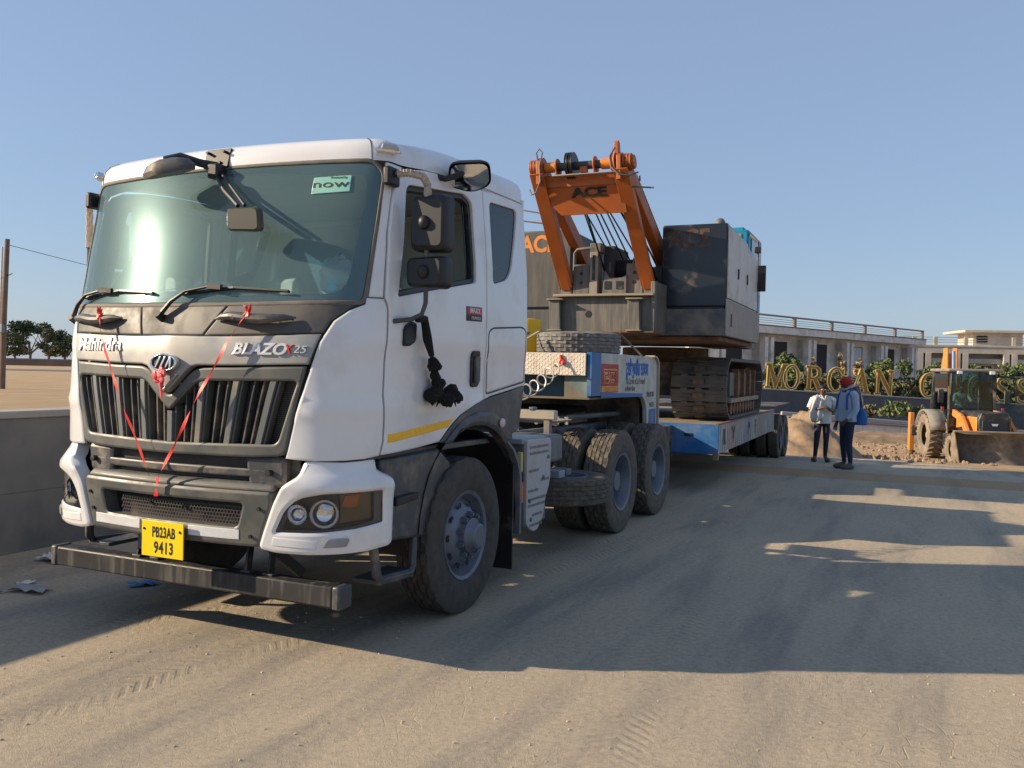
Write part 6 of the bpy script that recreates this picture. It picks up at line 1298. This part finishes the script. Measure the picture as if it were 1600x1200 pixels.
# continuous low hedge behind the letters
HG = bgempty('hedge', 1200, SD + 1.6, .75, 0, 'continuous low mixed hedge running behind all the golden letters', 'hedge'); HG.rotation_euler = (0, R(2.2), YAW); hb = []
for i in range(70): hb.append(((i * .19 - .6, random.uniform(-.3, .3), random.uniform(.1, .95)), (.32, .3, random.uniform(.2, .38))))
leafcloud(hb, 5200, .09).build('foliage', leafmat('hedge_leaf', (.115, .125, .06)), HG, smooth=False)
# ---- building on the left of the sign (its street front lies in shade)
dB = Vector((18.4, 17.0)); LB = dB.length; rzB = math.atan2(dB.y, dB.x)
B1 = empty('concrete_building', bgp(1190, 62, -.75) , YAW + rzB, 'grey unfinished concrete building with roof railing behind the letters MORGAN', 'building')
ZT = 5.75                                      # roof slab top above its base
def b1(name, a, b, m, p=None, bev=.01): return bx(name, a, b, m, p or B1, bev)
bay = 5.85; x0b = -7.5; nb = 5
w_ = b1('wall', (x0b, 0.7, 0), (LB, 1.0, ZT - .5), conc)
b1('roof_slab', (x0b, -.6, ZT - .5), (LB + .3, 9, ZT), conc); b1('slab_drip', (x0b, -.66, ZT), (LB + .35, 9, ZT + .07), M('drip_dark', (.12, .12, .12), .8)); b1('first_floor', (x0b, -.6, 1.35), (LB + .2, 9, 1.75), conc); b1('side_wall', (LB - .25, 0, 0), (LB, 9, ZT - .75), conc)
for k in range(nb + 1):
    x = x0b + 1.4 + k * bay
    for dx in (0, .75):
        if x + dx < LB: b1('column', (x + dx, -.35, 0), (x + dx + .42, .1, ZT - .75), conc)
    if x + .5 < LB: b1('cross_wall', (x + .45, .1, 0), (x + .7, 0.7, ZT - .75), conc)
for k in range(nb):
    x = x0b + 1.4 + k * bay + 1.35
    if x + 3.2 < LB: op = b1('window', (x, 0.63, 2.3), (x + 3.2, 0.7, ZT - .95), opening, None, 0); b1('window_frame', (x - .12, 0.58, ZT - .95), (x + 3.32, 0.7, ZT - .82), conc, op); b1('painted_sky_panel', (x + 1.5, 0.60, 2.1), (x + 3.0, 0.629, ZT - 1.0), M('painted_sky', (.45, .5, .56), .8), op, 0) if k == 3 else None  # one bay has a solid pale panel, sky brightness painted as its colour
rz0 = ZT + .07; npst = 6
for k in range(npst + 1):
    x = x0b + (LB - x0b - .3) * k / npst; b1('rail_post', (x, -.5, rz0), (x + .32, -.3, rz0 + .72), concd)
    if k < npst:
        xa, xb_ = x + .32, x0b + (LB - x0b - .3) * (k + 1) / npst
        for q in (.14, .29, .44): b1('rail_bar', (xa, -.42, rz0 + q), (xb_, -.38, rz0 + q + .035), M('bar_grey', (.3, .3, .3), .5), None, 0)
b1('rail_cap', (x0b, -.52, rz0 + .62), (LB, -.28, rz0 + .73), concd)
# ---- lit building on the right
B2 = bgempty('beige_building', 1432, 84, -.75, R(-7), 'sunlit beige concrete building with roof hut behind the backhoe loader', 'building')
def b2(name, a, b, m, p=None, bev=.01): return bx(name, a, b, m, p or B2, bev)
Z2 = 5.35; W2 = 26
b2('wall', (-3, 1.2, 0), (W2, 1.5, Z2), concb); b2('roof_slab', (-3, -.1, Z2 - .6), (W2, 10, Z2), concb); b2('parapet_beam', (-3, -.16, Z2), (W2, .1, Z2 + .18), concb); b2('lower_beam', (-3, .3, Z2 - 1.5), (W2, 1.2, Z2 - 1.05), concb)
for k, x in enumerate((.0, 3.3, 7.6, 14.2, 18.2, 23.5)):
    for dx in (0, .7): b2('column', (x + dx, -.14, 0), (x + dx + .5, .4, Z2 - .6), concb)
for k, (xa, xb_) in enumerate(((.9, 3.0), (4.9, 7.0), (12.0, 14.0), (15.8, 18.2), (19.8, 22.9))):
    op = b2('window', (xa, 1.12, 1.6), (xb_, 1.2, Z2 - 1.7), opening, None, 0); b2('window_frame', (xa - .2, 1.05, Z2 - 1.7), (xb_ + .2, 1.2, Z2 - 1.5), concb, op); b2('window_frame', (xa - .2, 1.05, 1.6), (xa, 1.2, Z2 - 1.7), concb, op); b2('window_frame', (xb_, 1.05, 1.6), (xb_ + .2, 1.2, Z2 - 1.7), concb, op)
b2('vent_panel', (9.2, 1.1, 1.2), (11.3, 1.2, Z2 - 1.9), M('vent_grey', (.32, .32, .3), .8))
for x in (-.5, 1.4, 4.1, 8.3, 15.4, 19.5, 24): b2('rail_post', (x, -.1, Z2 + .18), (x + .35, .1, Z2 + .95), concb)
for z in (.4, .62, .85): b2('rail_bar', (-3, -.03, Z2 + z), (W2, .03, Z2 + z + .05), M('bar_beige', (.34, .32, .3), .6), None, 0)
hut = b2('roof_hut', (6.0, 3, Z2), (10.5, 7, Z2 + 1.5), concb); b2('hut_roof', (4.9, 2.0, Z2 + 1.5), (11.5, 8, Z2 + 1.72), concb, hut); b2('hut_window', (6.3, 2.95, Z2 + .5), (7.3, 3.0, Z2 + 1.2), opening, hut, 0)

# ---- dirt mound, rough spoil beyond the road
def moundf(cx, cy, rx, ry, h, rot=0, n=26, seed=1, name='dirt_mound', label=None, mat=None):
    rr = random.Random(seed); b = MB(); V_ = []
    ph = [rr.uniform(0, 6) for _ in range(8)]
    for j in range(n + 1):
        for i in range(n + 1):
            u, w = 2 * i / n - 1, 2 * j / n - 1; d = math.hypot(u, w); x, y = u * rx, w * ry
            q = max(0, 1 - d * d) ** 1.1; q *= 1 + .22 * math.sin(u * 6 + ph[0]) * math.sin(w * 5 + ph[1]) + .1 * math.sin(u * 15 + ph[2] + w * 9) + .04 * math.sin(u * 23 + w * 17 + ph[3]) + .05 * rr.uniform(-1, 1)
            wx, wy = cx + x * math.cos(rot) - y * math.sin(rot), cy + x * math.sin(rot) + y * math.cos(rot); V_.append((x, y, gz(wy) - gz(cy) - .03 + h * q))
    b.add(V_, [(j * (n + 1) + i, j * (n + 1) + i + 1, (j + 1) * (n + 1) + i + 1, (j + 1) * (n + 1) + i) for j in range(n) for i in range(n)])
    o = b.build(name, mat or M('spoil', (.25, .175, .11), .95, var=.35, scale=3, bump=1.0, bscale=9), None, sharp=80); o.location = (cx, cy, gz(cy)); o.rotation_euler = (0, 0, rot); tag(o, label, 'mound'); return o
moundf(.85, 20.4, 1.7, 2.5, 1.0, R(20), 48, 3, label='heap of brown soil behind the two standing people')
m1 = bgp(1380, 33.5); moundf(m1.x, m1.y, 4.6, 1.0, .36, YAW, 30, 8, 'dirt_bank', 'low bank of loose soil along the planter wall')
# soil clods and rubble
cl = MB(); rr = random.Random(5)
for i in range(260):
    t = rr.random(); x = 1.2 + rr.gauss(0, 2.2); y = 19.5 + rr.gauss(0, 2.0)
    if y < redge(x) - .5: continue
    cl.ball((x, y, gz(y) + .02), [rr.uniform(.02, .09) for _ in range(3)], 6, 4, jit=.3)
for i in range(160):
    px = rr.uniform(1290, 1470); p = bgp(px, rr.uniform(25, 33)); cl.ball((p.x, p.y, gz(p.y) + .01), [rr.uniform(.02, .08) for _ in range(3)], 6, 4, jit=.3)
o = cl.build('soil_clods', M('clod', (.28, .2, .13), .95, var=.3)); tag(o, kind='stuff')

# ================================================================ left side: retaining wall, field, pole, trees
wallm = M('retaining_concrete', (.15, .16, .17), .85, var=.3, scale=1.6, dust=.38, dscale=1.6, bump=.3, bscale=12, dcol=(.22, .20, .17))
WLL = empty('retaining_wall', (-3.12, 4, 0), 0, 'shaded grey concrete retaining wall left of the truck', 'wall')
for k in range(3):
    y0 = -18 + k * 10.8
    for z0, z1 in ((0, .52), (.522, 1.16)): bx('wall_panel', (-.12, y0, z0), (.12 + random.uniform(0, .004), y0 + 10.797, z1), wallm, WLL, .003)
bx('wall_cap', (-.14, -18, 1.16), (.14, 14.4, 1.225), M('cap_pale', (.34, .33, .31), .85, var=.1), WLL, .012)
fr_ = bx('far_road', (-2000, -8, -.02), (60, 8, .03), M('far_asphalt', (.10, .10, .105), .9), None, 0); fr_.location = bgp(40, 126, 0); fr_.rotation_euler = (0, 0, YAW); fr_['kind'] = 'structure'
fw2 = empty('brick_wall', bgp(40, 200, 0), YAW, 'long low brown wall beyond the far road at left', 'wall'); bx('wall_body', (-120, 0, 0), (40, .3, 1.3), M('wall_brown', (.16, .12, .10), .9, var=.2, scale=.3), fw2, 0); bx('wall_top', (-120, -.1, 1.3), (40, .4, 1.6), M('wall_grey', (.17, .16, .16), .9), fw2, 0)
def tree(px, depth, h, w, mat, label, n=1800, leaf=.35, group='trees beyond the far road'):
    o = bgempty('tree', px, depth, 0, 0, label, 'tree', group); t = MB(); t.tube([(0, 0, 0), (.15, 0, h * .2), (-.1, 0, h * .45)], [.35, .28, .16], 8)
    for k in range(6): a = k * 1.1; t.tube([(0, 0, h * .22), (w * .22 * math.cos(a), w * .2 * math.sin(a), h * .45), (w * .38 * math.cos(a), w * .3 * math.sin(a), h * .65)], [.2, .12, .05], 6)
    t.build('trunk', barkm, o); bl = []
    for k in range(14): a = random.uniform(0, 6.28); q = random.random() ** .5; z = h * random.uniform(.3, .88); f = math.sin(PI * min(1, z / h * .95)); bl.append(((w * .5 * q * math.cos(a) * f, w * .45 * q * math.sin(a) * f, z), (w * random.uniform(.14, .22), w * random.uniform(.14, .22), h * random.uniform(.09, .14))))
    leafcloud(bl, n, leaf).build('crown', mat, o, smooth=False); return o
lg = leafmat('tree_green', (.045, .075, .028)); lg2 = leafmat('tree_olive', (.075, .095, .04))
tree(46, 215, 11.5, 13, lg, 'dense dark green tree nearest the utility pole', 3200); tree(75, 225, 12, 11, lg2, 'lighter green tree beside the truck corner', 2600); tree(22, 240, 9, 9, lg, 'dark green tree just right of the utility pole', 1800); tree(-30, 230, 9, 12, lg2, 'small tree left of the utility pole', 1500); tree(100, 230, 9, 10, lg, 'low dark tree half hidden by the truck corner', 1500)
# utility pole with wire
pp = bgp(3, 48, 0); PO = empty('utility_pole', pp, 0, 'brown utility pole with meter box at the left edge', 'pole')
MB().tube([(0, 0, -.2), (.09, .0, 4), (.30, 0, 8.0)], [.16, .15, .12], 10).build('post', M('pole_brown', (.17, .12, .09), .85, var=.2, scale=2), PO)
MB().tube([(-.25, 0, 0), (-.22, 0, 4), (-.1, 0, 7.6)], .05, 6).build('conduit', M('conduit_white', (.5, .5, .5), .6), PO); bx('meter_box', (.0, -.3, 3.0), (.35, -.12, 3.45), M('meter_grey', (.16, .2, .22), .5), PO, .02); MB().bar((-.3, 0, 5.9), (.7, 0, 6.15), .05, .05).build('cross_arm', blackm, PO)
wr = MB(); a, b = pp + Vector((.3, 0, 7.7)), bgp(700, 90, 7.5); wr.tube([a.lerp(b, t / 20) - Vector((0, 0, 3.2 * math.sin(PI * t / 20) * .5)) for t in range(21)], .018, 4); w2 = wr.build('overhead_wire', blackm); tag(w2, 'thin overhead wire running right from the utility pole', 'wire')
# litter on the ground by the wall
lm_ = [M('litter_white', (.6, .6, .6), .7), M('litter_blue', (.08, .2, .4), .6), M('litter_grey', (.3, .3, .3), .8)]
def litter(x, y, s, m, label, seed):
    rr = random.Random(seed); b = MB(); n = 5; V_ = [((i / n - .5) * s * rr.uniform(.8, 1.2), (j / n - .5) * s * .6 * rr.uniform(.8, 1.2), .008 + rr.uniform(0, s * .16)) for j in range(n + 1) for i in range(n + 1)]
    b.add(V_, [(j * (n + 1) + i, j * (n + 1) + i + 1, (j + 1) * (n + 1) + i + 1, (j + 1) * (n + 1) + i) for j in range(n) for i in range(n)]); o = b.build('plastic_scrap', m, None, sharp=20); o.location = (x, y, gz(y) + .004); o.rotation_euler = (0, 0, rr.uniform(0, 6)); tag(o, label, 'litter', 'litter by the wall')
litter(-2.45, -.1, .3, lm_[0], 'crumpled white plastic scrap at the foot of the wall', 1); litter(-1.75, -.85, .26, lm_[2], 'spread grey plastic scrap left of the truck beam', 2); litter(-1.95, -.75, .12, lm_[0], 'small white scrap beside the spread plastic', 3); litter(-1.2, -.35, .18, lm_[1], 'blue plastic scrap behind the left end of the beam', 4); litter(-1.9, -1.0, .08, lm_[1], 'tiny blue scrap left of the truck beam', 6)
# pebbles and crumbs lying on the road
pb = MB(); rr = random.Random(11)
for i in range(5200):
    x = rr.uniform(-2.9, 7); y = -4.3 + 9 * rr.random() ** 1.6; s = .002 + .006 * rr.random() ** 4
    if x < 5.5: pb.ball((x, y, .004 + s * .4), (s * rr.uniform(.7, 1.5), s * rr.uniform(.7, 1.5), s * .7), 5, 3, jit=.25)
o = pb.build('road_grit', M('grit', (.50, .42, .31), .95, var=.4, scale=40), None, smooth=False); tag(o, kind='stuff')
